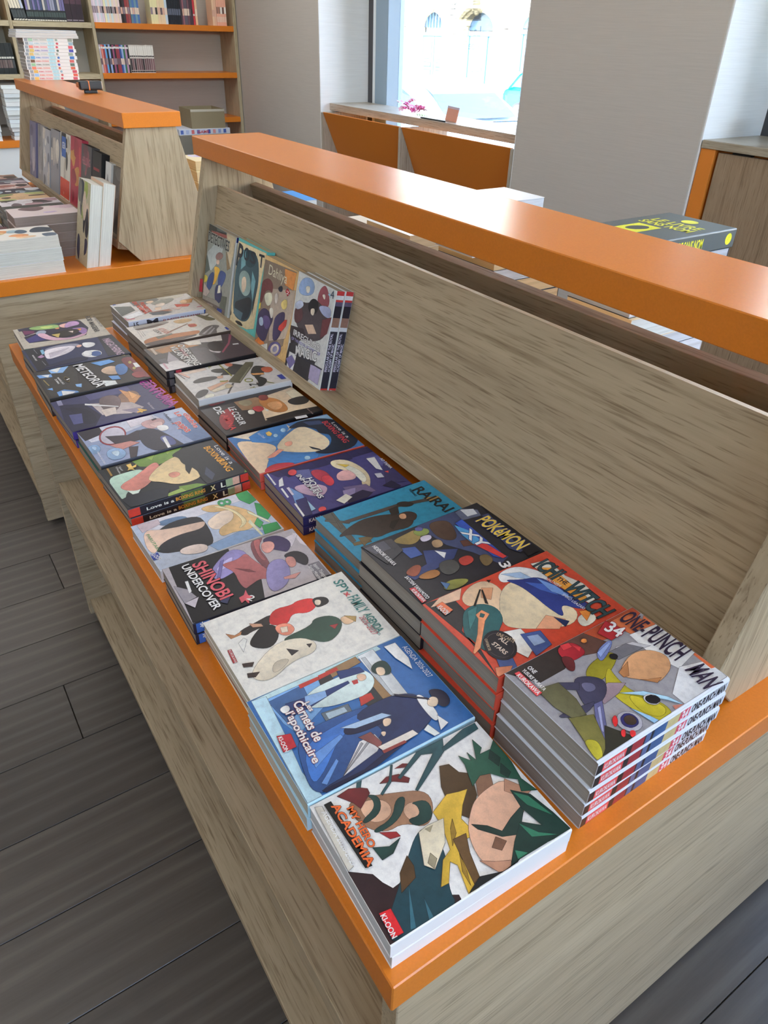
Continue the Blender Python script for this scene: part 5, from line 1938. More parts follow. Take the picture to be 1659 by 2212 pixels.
# hand scanner on the cap
sc_ = thing('barcode_scanner', (0.553, 2.64, zc), 'small black handheld scanner with orange ring lying on the second cap', 'scanner')
bm = bmesh.new()
bbox(bm, -0.036, 0.036, -0.015, 0.015, 0.010, 0.036, 0.006, 3)
bmo('body', bm, plain('scanner_black', '26282b', 0.4, 0.5), sc_)
bm = bmesh.new()
bbox(bm, -0.010, -0.003, -0.0158, 0.0158, 0.0092, 0.0368, 0.005, 3)
bmo('orange_ring', bm, plain('scanner_orange', 'e08040', 0.4, 0.5), sc_)
bm = bmesh.new()
bbox(bm, 0.033, 0.0375, -0.013, 0.013, 0.012, 0.034, 0.004, 2)
bmo('scan_window', bm, plain('scanner_window', 'd8cabc', 0.2, 0.5), sc_)
box('trigger_foot', -0.022, 0.020, -0.006, 0.006, 0.0, 0.0105, plain('scanner_black', '26282b'), sc_, 0.002)
box('strap_plug', -0.043, -0.035, -0.006, 0.006, 0.018, 0.032, plain('scanner_plug', 'a86840', 0.5, 0.4), sc_, 0.002)

# ------------------------------------------------------------------ bookcase contents
def shelf_book(x, z, t, h, d, hx, bands, label, group, lean=0.0, y=6.318):
    """one upright book seen by its spine"""
    vs = [(0, 0, 0), (t, 0, 0), (t, d, 0), (0, d, 0)] + [(0, 0, h), (t, 0, h), (t, d, h), (0, d, h)]
    fs = [(0, 1, 5, 4), (1, 2, 6, 5), (2, 3, 7, 6), (3, 0, 4, 7), (4, 5, 6, 7), (3, 2, 1, 0)]
    cols = [hexc(hx, ALB)] * 4 + [hexc('b8b2a8')] + [hexc(hx, ALB)]
    e = 0.00025
    g = t * 0.06
    for a, b, c in bands:
        i = len(vs)
        vs += [(g, -e, a * h), (t - g, -e, a * h), (t - g, -e, b * h), (g, -e, b * h)]
        fs.append((i, i + 1, i + 2, i + 3))
        cols.append(hexc(c, ALB))
        e += 0.0001
    me = bpy.data.meshes.new('shelved_comic')
    me.from_pydata(vs, [], fs)
    me.materials.append(BOARD)
    colattr(me, cols)
    o = link(bpy.data.objects.new('shelved_comic', me))
    o.location = (x, y + random.uniform(0, 0.006), T + z)
    o.rotation_euler = (0, lean, 0)
    return tag(o, label, 'book', group)


def shelf_run(x, z, spec, where, group, gap=0.0004):
    i = 0
    for cnt, t, h, colf, lean, nm in spec:
        for q in range(cnt):
            hx, bands = colf(q)
            lab = '%s from left on %s, %s spine' % (ordinal(i), where, nm)
            shelf_book(x, z, t, h * random.uniform(0.99, 1.01), 0.115, hx, bands, lab, group, lean)
            x += t / math.cos(lean) + gap
            i += 1
        x += 0.002 if lean == 0 else 0.0
    return x


R = random.Random(3)
pick = lambda *a: (lambda q: (a[(q * 7 + q // 3) % len(a)], [(0.30, 0.52, R.choice(['6a5a60', '3a3438', 'c8a090', '8a7a84', 'd8c0b0'])), (0.86, 0.93, 'e8e4e0')]))
dark_series = lambda q: ('1e2024', [(0.90, 0.98, 'd8d4c4'), (0.36, 0.72, R.choice(['3a4664', '8a8ca0', '5a6070', 'b0aca8', '6a6490', '444c60'])), (0.14, 0.30, '3a4644'), (0.015, 0.05, 'd0ccc0')])
shelf_run(1.027, 0.579, [
    (5, 0.0175, 0.178, lambda q: ('24262a', [(0.88, 0.97, 'e4e0d4'), (0.40, 0.70, R.choice(['c8c0b0', 'a8b0c0', 'd0c8b8'])), (0.10, 0.34, '3a4042'), (0.015, 0.05, 'd0ccc0')]), -0.16, 'leaning black and white'),
    (16, 0.0162, 0.18, dark_series, 0.0, 'black banded'),
    (3, 0.040, 0.195, lambda q: ('2c2028', [(0.55, 0.8, '4a3440'), (0.04, 0.07, '8a8088')]), 0.0, 'thick plum black')], 'the oak bookcase upper shelf', 'dark comics on the oak bookcase upper shelf')
shelf_run(0.82, 0.257, [(9, 0.0165, 0.19, lambda q: ('1c1e1e', [(0.50, 0.56, 'b8b8b0'), (0.2, 0.46, R.choice(['5a4a48', '3a3c3e', '6a5c58']))]), 0.0, 'black')], 'the oak bookcase lower shelf', 'black comics on the oak bookcase lower shelf')
shelf_run(0.70, 0.579, [(10, 0.0225, 0.19, pick('2c2420', '3a4a78', 'c8a070', '20242c'), 0.0, 'dark mixed')], 'the far left upper oak shelf', 'mixed comics on the far left oak shelf')
shelf_run(1.576, 0.582, [
    (6, 0.0135, 0.19, pick('c9bccb', 'd4c8d4', 'bfc6d0'), 0.0, 'pale lilac'),
    (8, 0.0145, 0.19, pick('e2d2b4', 'd8c4c4', 'c0d0dc', 'dcd8d4', 'e0c8b8'), 0.0, 'pastel'),
    (2, 0.016, 0.188, pick('2a2426', '3a3438'), 0.0, 'black and cream'),
    (2, 0.017, 0.19, pick('8c3c40', '8a4a48'), 0.0, 'dull red'),
    (4, 0.0165, 0.188, pick('5a7a8c', '4a6aa0', '6a8a9a'), 0.0, 'slate blue')], 'the upper orange shelf, first run', 'comics on the upper orange shelf')
shelf_run(2.008, 0.582, [
    (7, 0.0185, 0.20, pick('dccfa4', 'd8c0a0', 'b8c8d8', 'c8d0b0', 'd8a888', 'b890b0', 'c0c8d8'), 0.0, 'pale pastel'),
    (6, 0.0165, 0.20, lambda q: ('23262e', [(0.9, 0.94, 'c8ccd4'), (0.3, 0.5, '5a6070')]), 0.0, 'navy black'),
    (7, 0.0135, 0.198, pick('4a3a44', '6a4a54', '5c5460', '8a5a64'), 0.0, 'mauve'),
    (1, 0.015, 0.198, lambda q: ('b83a44', [(0.3, 0.36, 'e8c0c0')]), 0.0, 'bright red'),
    (1, 0.017, 0.198, pick('d8b090'), 0.0, 'peach')], 'the upper orange shelf, second run', 'comics on the upper orange shelf')
shelf_run(2.505, 0.582, [(2, 0.017, 0.198, pick('d8b498', 'd0a890'), 0.0, 'sandy'), (5, 0.0155, 0.198, lambda q: ('dca08c', [(0.4, 0.62, R.choice(['8a6a60', 'e8d8d0', '5a4a48'])), (0.12, 0.3, 'e0b8a8')]), 0.0, 'salmon')], 'the upper orange shelf, right end', 'comics on the upper orange shelf')
shelf_run(1.578, 0.262, [
    (16, 0.0133, 0.182, pick('b8b0bc', '8c3a40', '34508c', '2a2a2e', '3a6a4c', '26262a', '2c2c30', 'c8786c', '8a3a4c', '5a9acc', '8aa0cc', 'b088a8', '8a4a6a'), 0.0, 'varied colour'),
    (12, 0.0155, 0.183, lambda q: ('c4beb8', [(0.62, 0.95, 'd8d2cc'), (0.58, 0.62, '2a2628'), (0.1, 0.52, R.choice(['6a5054', '3a3236', '7a5c60'])), (0.02, 0.08, '2c282a')]), 0.0, 'white and black')], 'the lower orange shelf', 'comics on the lower orange shelf')

# piles on the base cabinet
GP = 'white-edged piles on the base cabinet'
stack(0.800, 0.985, 6.015, 6.15, T - 0.131, [0.0262] * 13, ['6a5e58', 'd4d8dc', '5a5450', 'c8ccd0', '7c6e66'], ['dfe6ea', 'd8e0e4', 'e2e8ea'], 'tall white-edged pile on the base cabinet', GP, '+y', 0.009, 101)
stack(0.560, 0.727, 6.005, 6.14, T - 0.131, [0.029] * 5, ['d8e0e4', '7a7068', 'd8e0e4'], ['dfe6ea', 'd8e0e4'], 'low white-edged pile at the left of the base cabinet', GP, '+y', 0.006, 102)
stack(0.560, 0.700, 6.15, 6.28, T - 0.131, [0.027] * 12, ['d8e0e4', '2a3a2c', '7a7068'], ['dfe6ea'], 'rear tall pile at the left of the base cabinet', GP, '+y', 0.008, 103)

# ------------------------------------------------------------------ boxes in front of the bookcase
CARD = plain('cardboard', '8f8268', 0.8, 0.2, speck=0.1)
CARDG = plain('grey_cardboard', '7c7669', 0.8, 0.2, speck=0.1)
GX = 'cartons stacked by the bookcase'
bx_ = thing('carton', (2.11, 5.74, T - 0.06), 'open empty cardboard box at the top of the cartons by the bookcase', 'box', GX)
for n_, a in (('box_side', (-0.13, 0.13, -0.14, -0.135, 0, 0.126)), ('box_side', (-0.13, 0.13, 0.135, 0.14, 0, 0.126)), ('box_side', (-0.13, -0.125, -0.135, 0.135, 0, 0.126)), ('box_side', (0.125, 0.13, -0.135, 0.135, 0, 0.126)), ('box_bottom', (-0.125, 0.125, -0.135, 0.135, 0, 0.005))):
    box(n_, *a, CARD, bx_)
box('packing_tape', -0.13, 0.13, -0.1412, -0.1405, 0.110, 0.126, plain('tape', 'b8b0a0', 0.25, 0.5), bx_)
bx_.rotation_euler = (0, 0, math.radians(-3))
fb = thing('flat_carton', (2.065, 5.74, T - 0.098), 'flat white carton with blue and red print under the open box', 'box', GX)
box('carton_body', -0.20, 0.20, -0.15, 0.15, 0, 0.0375, plain('carton_white', 'c8ccd8', 0.6, 0.3), fb, 0.001)
pr = Print(0.0001)
for q in range(9):
    x = -0.19 + q * 0.042
    pr.rect(x, x + 0.022, 0.006, 0.032, hexc(['4a62a8', 'a8b4d4', 'c86a6a', '5a72b4', 'b8c0dc', '3c54a0', 'd09090', '8a9ccc', '4a62a8'][q]))
pr.text('GAME', 1, hexc('c04a4a'), -0.06, 0.009, 0.09, 0.018)
pr.build('carton_print', fb, INK, lambda x, y, z: (x, -0.1502 - z, y))
for i, (z0, z1, lab) in enumerate(((0.36, T - 0.098, 'grey closed carton under the flat printed carton'), (0.0, 0.36, 'lowest closed carton standing on the floor by the bookcase'))):
    cb = thing('carton', (2.06, 5.74, z0), lab, 'box', GX)
    box('carton_body', -0.20, 0.21, -0.16, 0.16, 0, z1 - z0, CARDG, cb, 0.002)
    box('carton_flap', -0.199, 0.209, -0.1615, -0.1605, z1 - z0 - 0.06, z1 - z0 - 0.002, CARDG, cb)
    pr = Print(0.0001)
    pr.patch([(0.0 + 0.014 * math.cos(q * 0.785), 0.14 + 0.014 * math.sin(q * 0.785)) for q in range(8)], hexc('55503f'))
    pr.build('carton_print', cb, INK, lambda x, y, z: (x, -0.1602 - z, y))

# ------------------------------------------------------------------ things on the window bench
fl = thing('flower_bunch', (2.86, 4.02, SILL), 'bunch of pink and white artificial flowers lying on the window bench', 'flowers')
PINK = [plain('petal_pink', 'e890b8', 0.6, 0.3), plain('petal_pale', 'f0c8dc', 0.6, 0.3), plain('petal_deep', 'd8609c', 0.6, 0.3)]
rf = random.Random(12)


def blossom(cx, cy, cz, r, m):
    bm = bmesh.new()
    tilt = Euler((rf.uniform(-0.7, 0.7), rf.uniform(-0.7, 0.7), rf.uniform(0, 6))).to_matrix()
    for k in range(6):
        a = k * math.pi / 3
        pts = [(0, 0, 0), (0.55 * r, 0.38 * r, 0.28 * r), (r, 0.16 * r, 0.12 * r), (r, -0.16 * r, 0.12 * r), (0.55 * r, -0.38 * r, 0.28 * r)]
        rot = Matrix.Rotation(a, 3, 'Z')
        vs = [bm.verts.new(Vector((cx, cy, cz)) + tilt @ (rot @ Vector(p))) for p in pts]
        bm.faces.new(vs)
    bmesh.ops.create_icosphere(bm, subdivisions=1, radius=r * 0.2, matrix=Matrix.Translation((cx, cy, cz + 0.1 * r)))
    return bmo('blossom', bm, m, fl)


for i in range(30):
    y = rf.uniform(-0.15, 0.14)
    z = 0.018 + rf.random() * (0.045 if y < 0.02 else 0.07) * (1 - abs(y) * 2.5)
    blossom(rf.uniform(-0.035, 0.03), y, z, rf.uniform(0.016, 0.026), PINK[i % 3])
for i in range(5):
    bm = bmesh.new()
    y = -0.05 - 0.025 * i
    vs = [bm.verts.new(p) for p in ((0, y, 0.012), (-0.03, y - 0.02, 0.016), (-0.05, y - 0.06, 0.006), (-0.02, y - 0.03, 0.006))]
    bm.faces.new(vs)
    bmo('leaf', bm, plain('leaf_green', '7a9a60', 0.6, 0.3), fl)
cd_ = thing('display_card', (2.86, 3.64, SILL), 'small salmon pink card propped on the window bench', 'card')
box('card_sheet', -0.002, 0.002, -0.085, 0.075, 0.0, 0.075, plain('salmon_card', 'd89a84', 0.6, 0.3), cd_)
box('card_border', -0.0026, 0.0026, -0.086, 0.076, 0.065, 0.077, plain('card_border', 'c8b8c4', 0.6, 0.3), cd_)
cd_.rotation_euler = (0, math.radians(12), math.radians(-14))
pn = thing('pen', (2.79, 3.72, SILL), 'thin dark pen lying on the window bench beside the flowers', 'pen')
bm = bmesh.new()
bmesh.ops.create_cone(bm, segments=10, radius1=0.004, radius2=0.004, depth=0.24, cap_ends=True, matrix=Matrix.Translation((0, 0, 0.004)) @ Matrix.Rotation(math.pi / 2, 4, 'X'))
bmo('pen_barrel', bm, plain('pen_dark', '30383a', 0.4, 0.5), pn, True)
bm = bmesh.new()
bmesh.ops.create_cone(bm, segments=10, radius1=0.004, radius2=0.001, depth=0.012, cap_ends=True, matrix=Matrix.Translation((0, 0.126, 0.004)) @ Matrix.Rotation(-math.pi / 2, 4, 'X'))
bmo('pen_tip', bm, plain('pen_metal', '8a8c8e', 0.3, 0.5), pn, True)
AC = NT('frosted_acrylic')
AC.set(0.25, 0.5, hexc('e8eef4'))
AC.b.inputs['Transmission Weight'].default_value = 0.5
AC.b.inputs['IOR'].default_value = 1.3
ah = thing('acrylic_holder', (2.80, 1.47, T + 0.25), 'frosted clear leaflet holder standing on the tall brown cabinet', 'holder')
box('holder_back', 0.05, 0.054, -0.06, 0.06, 0.004, 0.26, AC.m, ah, 0.001)
box('holder_base', -0.03, 0.054, -0.06, 0.06, 0, 0.004, AC.m, ah, 0.001)
for s_ in (-1, 1):
    box('holder_side', -0.03, 0.05, 0.058 * s_ - 0.002, 0.058 * s_ + 0.002, 0.004, 0.11, AC.m, ah, 0.0005)

# ------------------------------------------------------------------ decal on the first pane (read from the street)
dec = thing('window_decal', (3.2035, 4.0, T + 0.5), 'shop name and drawn book stack lettered on the street window pane', 'decal')
pr = Print(0.0002)
gy, gk, og = hexc('8c9498'), hexc('44505a'), hexc('c8683c')
# local x runs along +y, local y upwards
pr.text('La Tanière', 0, gk, -0.162, 0.068, 0.345, 0.052)
pr.text('- de', 0, gk, -0.160, -0.002, 0.105, 0.044)
pr.text('Pix', 0, og, -0.035, -0.002, 0.095, 0.044)
pr.text('-e -', 0, gk, 0.070, -0.002, 0.115, 0.044)


def drawn_book(y0, z0, ln, hh):
    pr.rect(y0, y0 + ln, z0, z0 + hh, hexc('6e6a66'))
    pr.rect(y0 + 0.012, y0 + ln + 0.004, z0 + 0.006, z0 + hh - 0.006, hexc('a4aaa8'))
    for q in range(4):
        z = z0 + 0.012 + q * (hh - 0.022) / 3
        pr.rect(y0 + 0.03 + 0.01 * (q % 2), y0 + ln - 0.008, z, z + 0.0022, hexc('5a6266'))


drawn_book(-0.155, 0.145, 0.325, 0.068)
drawn_book(-0.145, 0.215, 0.31, 0.062)
drawn_book(-0.150, 0.279, 0.30, 0.06)
pr.rect(0.105, 0.125, 0.205, 0.235, hexc('b89c8c'))
DT = NT('frosted_vinyl')
dat = DT.new('ShaderNodeVertexColor', layer_name='Col')
DT.set(0.5, 0.3, dat.outputs[0])
DT.b.inputs['Alpha'].default_value = 0.62
pr.build('decal_print', dec, DT.m, lambda x, y, z: (z, x, y))

# ------------------------------------------------------------------ the street
G = T - 1.31
STONE = plain('pale_limestone', 'ebe7de', 0.85, 0.2, speck=0.1)
STONE2 = plain('warm_limestone', 'b9ad8a', 0.85, 0.2, speck=0.1)
BLUE = plain('blue_grey_paint', '44688e', 0.5, 0.4)
BLUED = plain('dark_pane', '34485c', 0.15, 0.5)
BLUEL = plain('pale_pane', '6088a6', 0.15, 0.5)
struct(box('trim_20', 3.3, 60, -40, 80, G - 0.1, G, plain('asphalt', '9a9690', 0.9, 0.2, speck=0.15)))
struct(box('trim_21', 16.6, 18.95, -40, 80, G, G + 0.10, plain('pavement', 'c4beb2', 0.9, 0.2, speck=0.1)))
FX = 18.9
GB_ = G + 0.10
OF = (FX, 24.0, GB_)
fa = thing('street_facade', OF, 'pale stone facade with arched blue doors across the street', 'building')
arches = [  # y0, y1, spring, apex, sill, kind
    (27.78, 29.4, 0.74, 1.25, -0.81, 'window'), (24.84, 26.34, 0.72, 1.21, None, 'door'), (22.03, 23.65, 0.66, 1.19, None, 'shop'), (19.30, 20.87, 0.75, 1.19, -0.45, 'window'), (16.5, 18.0, 0.75, 1.19, -0.45, 'window')]


def arc(y0, y1, sp, ap, n=16):
    c, r = (y0 + y1) / 2, (y1 - y0) / 2
    return [(c + r * math.cos(math.pi * k / n), sp + (ap - sp) * math.sin(math.pi * k / n)) for k in range(n + 1)]


edges = [30.6] + [v for a in arches for v in (a[1], a[0])] + [15.2]
# courses of blocks on the piers between the arches
zb = [-1.21, -1.13, -0.9, -0.62] + [-0.62 + 0.29 * k for k in range(1, 5)] + [0.72]
for i in range(0, len(edges), 2):
    yb, ya = edges[i], edges[i + 1]
    lo = ya + (0.30 if i < len(edges) - 2 else 0)
    hi = yb - (0.30 if i > 0 else 0)
    if hi - lo < 0.3:
        lo, hi = ya + 0.12, yb - 0.12
    for z0, z1 in zip(zb[:-1], zb[1:]):
        box('stone_block', FX, FX + 0.35, lo, hi, T + z0 + 0.008, T + z1 - 0.008, STONE, fa, 0.012, OF)
    bx0 = box('stone_ledge', FX - 0.09, FX, lo - 0.02, hi + 0.02, T - 0.66, T - 0.56, STONE2, fa, 0.02, OF)
for (y0, y1, sp, ap, sill, kind) in arches:
    A = arc(y0, y1, sp, ap)
    # spandrel above the opening
    top = 1.05
    c = (y0 + y1) / 2
    O_ = arc(y0 - 0.30, y1 + 0.30, sp, ap + 0.20)
    # moulded surround: arch and jambs
    vs, fs = [], []
    n = len(A)
    zlo = (sill if sill is not None else -1.21)
    pathI = [(y1, zlo)] + A + [(y0, zlo)]
    pathO = [(y1 + 0.30, zlo)] + O_ + [(y0 - 0.30, zlo)]
    pathM = [((a[0] + b[0]) / 2, (a[1] + b[1]) / 2) for a, b in zip(pathI, pathO)]
    prof = [(pathI, 0.30), (pathI, -0.02), (pathM, -0.05), (pathM, -0.10), (pathO, -0.10), (pathO, 0.30)]
    for P, dx in prof:
        vs += [(FX + dx, p[0], T + p[1]) for p in P]
    m = len(pathI)
    for q in range(len(prof) - 1):
        for k in range(m - 1):
            fs.append((q * m + k, q * m + k + 1, (q + 1) * m + k + 1, (q + 1) * m + k))
    mesh('arch_surround', vs, fs, STONE2, fa, False, OF)
    # carved keystone
    bm = bmesh.new()
    for (dy, dz, r) in ((0, 0.30, 0.20), (-0.14, 0.22, 0.13), (0.14, 0.22, 0.13), (0, 0.12, 0.12), (-0.10, 0.40, 0.12), (0.10, 0.40, 0.12)):
        bmesh.ops.create_icosphere(bm, subdivisions=2, radius=r, matrix=Matrix.Translation((FX - 0.12 - OF[0], c + dy - OF[1], T + ap + dz - 0.12 - OF[2])) @ Matrix.Diagonal((0.6, 1, 1, 1)))
    bmo('carved_keystone', bm, STONE2, fa, True)
    # infill
    X0 = FX + 0.26
    if kind == 'door':
        vs = [(X0, p[0], T + p[1]) for p in A]
        mesh('fanlight_pane', vs, [tuple(range(len(vs)))], BLUED, fa, False, OF)
        box('transom', X0 - 0.10, X0, y0, y1, T + 0.46, T + 0.56, BLUEL, fa, 0.01, OF)
        for k in range(7):
            y = y0 + (k + 1) * (y1 - y0) / 8
            zt = sp + (ap - sp) * math.sqrt(max(0, 1 - ((y - c) / ((y1 - y0) / 2)) ** 2))
            box('fanlight_bar', X0 - 0.03, X0 - 0.005, y - 0.015, y + 0.015, T + 0.56, T + zt - 0.01, BLUEL, fa, 0, OF)
        for s_, (a, b) in enumerate(((y0, c - 0.012), (c + 0.012, y1))):
            d = box('door_leaf', X0 - 0.06, X0, a, b, GB_ + 0.12, T + 0.46, BLUE, fa, 0.006, OF)
            for z0, z1 in ((-0.98, -0.62), (-0.52, -0.38), (-0.26, 0.32)):
                box('door_panel', X0 - 0.085, X0 - 0.06, a + 0.14, b - 0.14, T + z0, T + z1, BLUEL if z0 > -0.3 else BLUE, d, 0.02, OF)
        bm = bmesh.new()
        bmesh.ops.create_uvsphere(bm, u_segments=14, v_segments=8, radius=0.15, matrix=Matrix.Translation((X0 - 0.09 - OF[0], 25.95 - OF[1], T - 0.03 - OF[2])) @ Matrix.Diagonal((0.15, 0.75, 1.5, 1)))
        bmo('door_plaque', bm, plain('plaque_white', 'e8dfe0', 0.5, 0.4), fa, True)
        box('door_step', FX - 0.25, FX + 0.26, y0 - 0.1, y1 + 0.1, GB_, GB_ + 0.12, STONE, fa, 0.01, OF)
    else:
        vs = [(X0, p[0], T + p[1]) for p in A]
        mesh('arch_pane', vs, [tuple(range(len(vs)))], BLUED if kind == 'shop' else BLUEL, fa, False, OF)
        box('transom', X0 - 0.08, X0, y0, y1, T + sp - 0.16, T + sp - 0.02, BLUEL, fa, 0.01, OF)
        zl = T + sill if sill is not None else GB_ + 0.05
        box('pane', X0 - 0.01, X0 + 0.01, y0, y1, zl, T + sp - 0.16, BLUEL, fa, 0, OF)
        for y in ((y0 + 0.05, y1 - 0.05) if kind == 'window' else (y0 + 0.05, y0 + 0.55, y1 - 0.05)):
            box('window_post', X0 - 0.06, X0 - 0.005, y - 0.05, y + 0.05, zl, T + sp - 0.16, BLUE, fa, 0.006, OF)
        if kind == 'shop':
            box('shop_stallriser', X0 - 0.05, X0, y0 + 0.6, y1 - 0.1, zl, zl + 0.32, BLUEL, fa, 0.01, OF)
            box('shop_counter', X0 - 0.03, X0 - 0.005, y0 + 0.75, y1 - 0.45, T - 0.55, T - 0.42, BLUE, fa, 0.005, OF)
        if sill is not None:
            box('window_sill', FX - 0.16, FX + 0.26, y0 - 0.34, y1 + 0.30, T + sill - 0.12, T + sill, STONE2, fa, 0.02, OF)
            box('sill_wall', FX, FX + 0.30, y0 - 0.30, y1 + 0.30, GB_, T + sill - 0.12, STONE, fa, 0.01, OF)
# the wall over the arches, with arched cut-outs, course by course
top = 9.0
prev = 30.6
outl = [(30.6, 0.72)]
for (y0, y1, sp, ap, sill, kind) in arches:
    O_ = arc(y0 - 0.29, y1 + 0.29, max(sp, 0.72), ap + 0.19)
    outl += [(p[0], p[1]) for p in O_]
outl += [(15.2, 0.72), (15.2, top), (30.6, top)]
prism('upper_wall', [(p[0], T + p[1]) for p in outl], 'X', FX + 0.02, FX + 0.40, STONE, fa, 0, OF)
for i in range(0, len(edges), 2):
    lo, hi = edges[i + 1] + 0.42, edges[i] - 0.42
    if i == 0:
        hi = edges[i]
    for z0, z1 in ((0.73, 0.99), (0.99, 1.28), (1.28, 1.56)):
        d = 0.0 if z0 < 0.9 else 0.06
        if hi - lo > 0.2:
            box('stone_block', FX, FX + 0.03, lo - d, hi + d, T + z0 + 0.008, T + z1 - 0.008, STONE, fa, 0.01, OF)
box('upper_storey', FX + 0.02, FX + 0.5, -30, 15.2, GB_, T + top, STONE, fa, 0, OF)
box('upper_storey', FX + 0.02, FX + 0.5, 30.6, 70, GB_, T + top, STONE, fa, 0, OF)
box('inner_wall', FX + 0.42, FX + 0.5, 15.2, 30.6, GB_, T + top, STONE, fa, 0, OF)
bo = thing('bollard', (18.0, 21.9, GB_), 'slim blue grey post standing on the pavement by the shop door', 'bollard')
bm = bmesh.new()
bmesh.ops.create_cone(bm, segments=12, radius1=0.05, radius2=0.04, depth=0.75, cap_ends=True, matrix=Matrix.Translation((0, 0, 0.375)))
bmo('post', bm, BLUE, bo, True)
bm = bmesh.new()
bmesh.ops.create_uvsphere(bm, u_segments=12, v_segments=8, radius=0.075, matrix=Matrix.Translation((0, 0, 0.78)))
bmo('post_head', bm, BLUEL, bo, True)


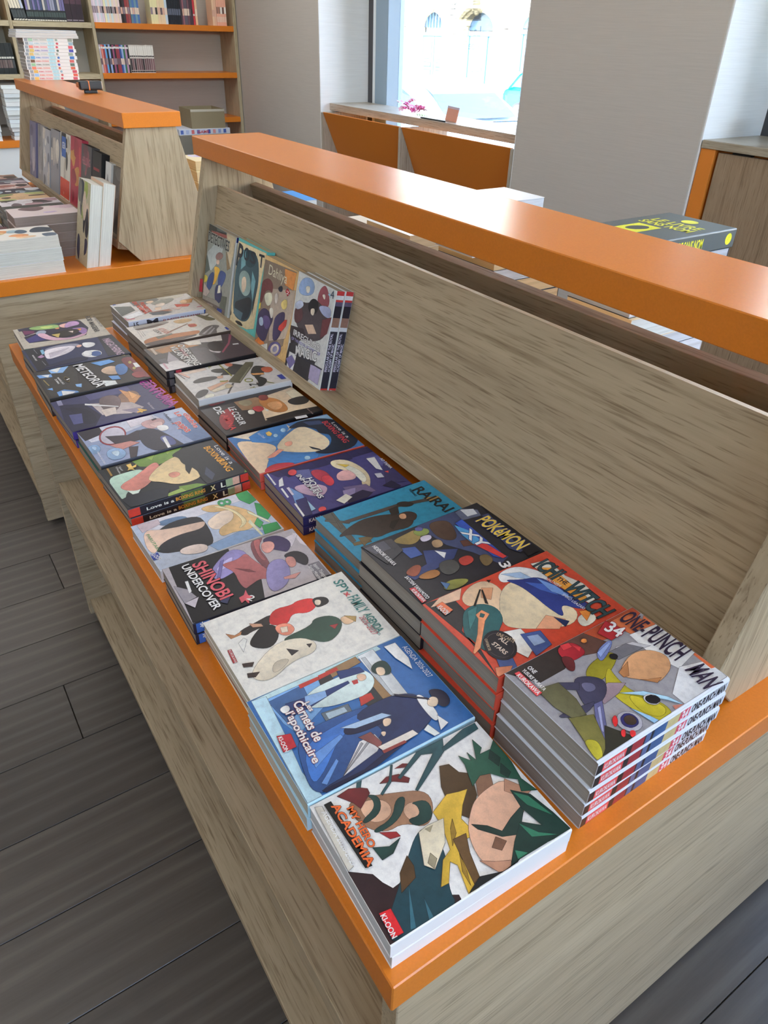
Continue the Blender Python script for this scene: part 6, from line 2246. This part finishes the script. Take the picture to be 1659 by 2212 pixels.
# ------------------------------------------------------------------ cars: side outline lofted across the width
def car(name, loc, ln, wd, ht, paint, label, sgn=1):
    """length along y; front towards -y when sgn=1"""
    rt = thing(name, loc, label, 'car', 'parked cars')
    # lower body outline (y along, z), from rear to front
    body = [(-.50, .30), (-.50, .52), (-.485, .60), (-.40, .66), (-.10, .66), (.20, .64), (.36, .60), (.47, .50), (.50, .38), (.49, .24), (.42, .20), (-.44, .20)]
    cab = [(-.47, .60), (-.40, .84), (-.30, .96), (-.12, 1.0), (.04, .97), (.14, .86), (.27, .63)]

    def loft(P, ins, z_ins, nm, mat):
        vs, fs = [], []
        secs = [(-1.0, 0.0), (-0.985, 1.0), (0.985, 1.0), (1.0, 0.0)]
        prof = []
        for side in (-1, 1):
            for e in ((0.92, 0.97), (1.0, 1.0)) if side == -1 else ((1.0, 1.0), (0.92, 0.97)):
                prof.append((side, e))
        n = len(P)
        cols = [(-wd / 2 * 0.90, 0.96), (-wd / 2, 1.0), (wd / 2, 1.0), (wd / 2 * 0.90, 0.96)]
        cz = sum(p[1] for p in P) / n
        for x, k in cols:
            for (a, b) in P:
                f = 1.0
                tz = ins if b > z_ins else 0.0
                xx = x * (1 - tz)
                vs.append((xx, -sgn * a * ln * k, (cz + (b - cz) * (k if k < 1 else 1)) * ht))
        for q in range(3):
            for k in range(n):
                fs.append((q * n + k, q * n + (k + 1) % n, (q + 1) * n + (k + 1) % n, (q + 1) * n + k))
        fs.append(tuple(range(n)))
        fs.append(tuple(range(3 * n, 4 * n))[::-1])
        o = mesh(nm, vs, fs, mat, rt)
        bm = bmesh.new()
        bm.from_mesh(o.data)
        bmesh.ops.recalc_face_normals(bm, faces=bm.faces)
        bm.to_mesh(o.data)
        bm.free()
        md = o.modifiers.new('soft', 'BEVEL')
        md.width = 0.03
        md.segments = 2
        return o
    loft(body, 0.0, 9, 'body', paint)
    loft(cab, 0.16, 0.7, 'cabin_roof', paint)
    gm = plain('car_glass', '34444e', 0.08, 0.6)
    for sx in (-1, 1):
        for P in ([(-.40, .66), (-.365, .83), (-.29, .915), (-.14, .94), (-.13, .66)], [(-.10, .66), (-.11, .94), (.03, .91), (.10, .83), (.20, .66)]):
            vs = [(sx * (wd / 2 * (0.985 - 0.16 * (b > 0.7)) + 0.022 - 0.0 * b), -sgn * a * ln, b * ht) for a, b in P]
            mesh('side_window', vs, [tuple(range(len(vs)))], gm, rt)
    vs = [(-wd * 0.37, -sgn * .265 * ln, .655 * ht), (wd * 0.37, -sgn * .265 * ln, .655 * ht), (wd * 0.34, -sgn * .155 * ln, .86 * ht), (wd * 0.31, -sgn * .07 * ln, .945 * ht), (-wd * 0.31, -sgn * .07 * ln, .945 * ht), (-wd * 0.34, -sgn * .155 * ln, .86 * ht)]
    mesh('windscreen', [(x, y - sgn * 0.035, z + 0.02) for x, y, z in vs], [(0, 1, 2, 5), (5, 2, 3, 4)], gm, rt)
    vs = [(-wd * 0.36, sgn * .462 * ln, .63 * ht), (wd * 0.36, sgn * .462 * ln, .63 * ht), (wd * 0.32, sgn * .395 * ln, .86 * ht), (-wd * 0.32, sgn * .395 * ln, .86 * ht)]
    mesh('rear_window', [(x, y + sgn * 0.03, z + 0.01) for x, y, z in vs], [(0, 1, 2, 3)], gm, rt)
    tyre, rim = plain('tyre', '3a3a3c', 0.8, 0.2), plain('alloy', 'c8ccd0', 0.3, 0.5)
    r = 0.235 * ht * 0.92
    for sx in (-1, 1):
        for a in (-.32, .32):
            y = -sgn * a * ln
            bm = bmesh.new()
            X = Matrix.Translation((sx * (wd / 2 - 0.08), y, r)) @ Matrix.Rotation(math.pi / 2, 4, 'Y')
            bmesh.ops.create_cone(bm, segments=28, radius1=r, radius2=r, depth=0.2, cap_ends=True, matrix=X)
            wh = bmo('wheel', bm, tyre, rt)
            bm = bmesh.new()
            Xr = Matrix.Translation((sx * (wd / 2 + 0.022), y, r)) @ Matrix.Rotation(math.pi / 2, 4, 'Y')
            for q in range(10):
                M = Xr @ Matrix.Rotation(q * math.pi / 5, 4, 'Z') @ Matrix.Translation((r * 0.42, 0, 0)) @ Matrix.Diagonal((r * 0.62, r * 0.10, 0.02, 1))
                bmesh.ops.create_cube(bm, size=1.0, matrix=M)
            bmesh.ops.create_cone(bm, segments=16, radius1=r * 0.2, radius2=r * 0.2, depth=0.03, cap_ends=True, matrix=Xr)
            bmo('rim', bm, rim, wh)
            bm = bmesh.new()
            n = 28
            for q in range(n):
                a0, a1 = q * 2 * math.pi / n, (q + 1) * 2 * math.pi / n
                bm.faces.new([bm.verts.new(Xr @ Vector((rr * math.cos(t_), rr * math.sin(t_), 0))) for rr, t_ in ((r * 0.72, a0), (r * 0.72, a1), (r * 0.84, a1), (r * 0.84, a0))])
            bmo('rim_ring', bm, rim, wh)
        tl = box('tail_light', sx * wd * 0.40 - 0.10, sx * wd * 0.40 + 0.10, sgn * .498 * ln - 0.03, sgn * .498 * ln + 0.03, .50 * ht, .60 * ht, plain('tail_light_red', 'c03050', 0.3, 0.5), rt, 0.01)
        box('wing_mirror', sx * (wd / 2 + 0.07) - 0.06, sx * (wd / 2 + 0.07) + 0.06, -sgn * .20 * ln - 0.05, -sgn * .20 * ln + 0.05, .66 * ht, .75 * ht, paint, rt, 0.02)
        for a in (-.10, .13):
            box('door_handle', sx * (wd / 2 + 0.005) - 0.01, sx * (wd / 2 + 0.005) + 0.02, -sgn * a * ln - 0.08, -sgn * a * ln + 0.08, .565 * ht, .585 * ht, rim, rt, 0.004)
    return rt


car('car', (13.85, 12.92, G), 3.5, 1.62, 1.33, plain('car_paint_blue', '1f8fd8', 0.25, 0.6), 'bright blue small car parked across the street, seen beside the pillar')
car('car', (7.35, 9.75, G), 4.2, 1.7, 1.34, plain('car_paint_grey', '9ab0c4', 0.25, 0.6), 'pale grey car parked right outside the street window')
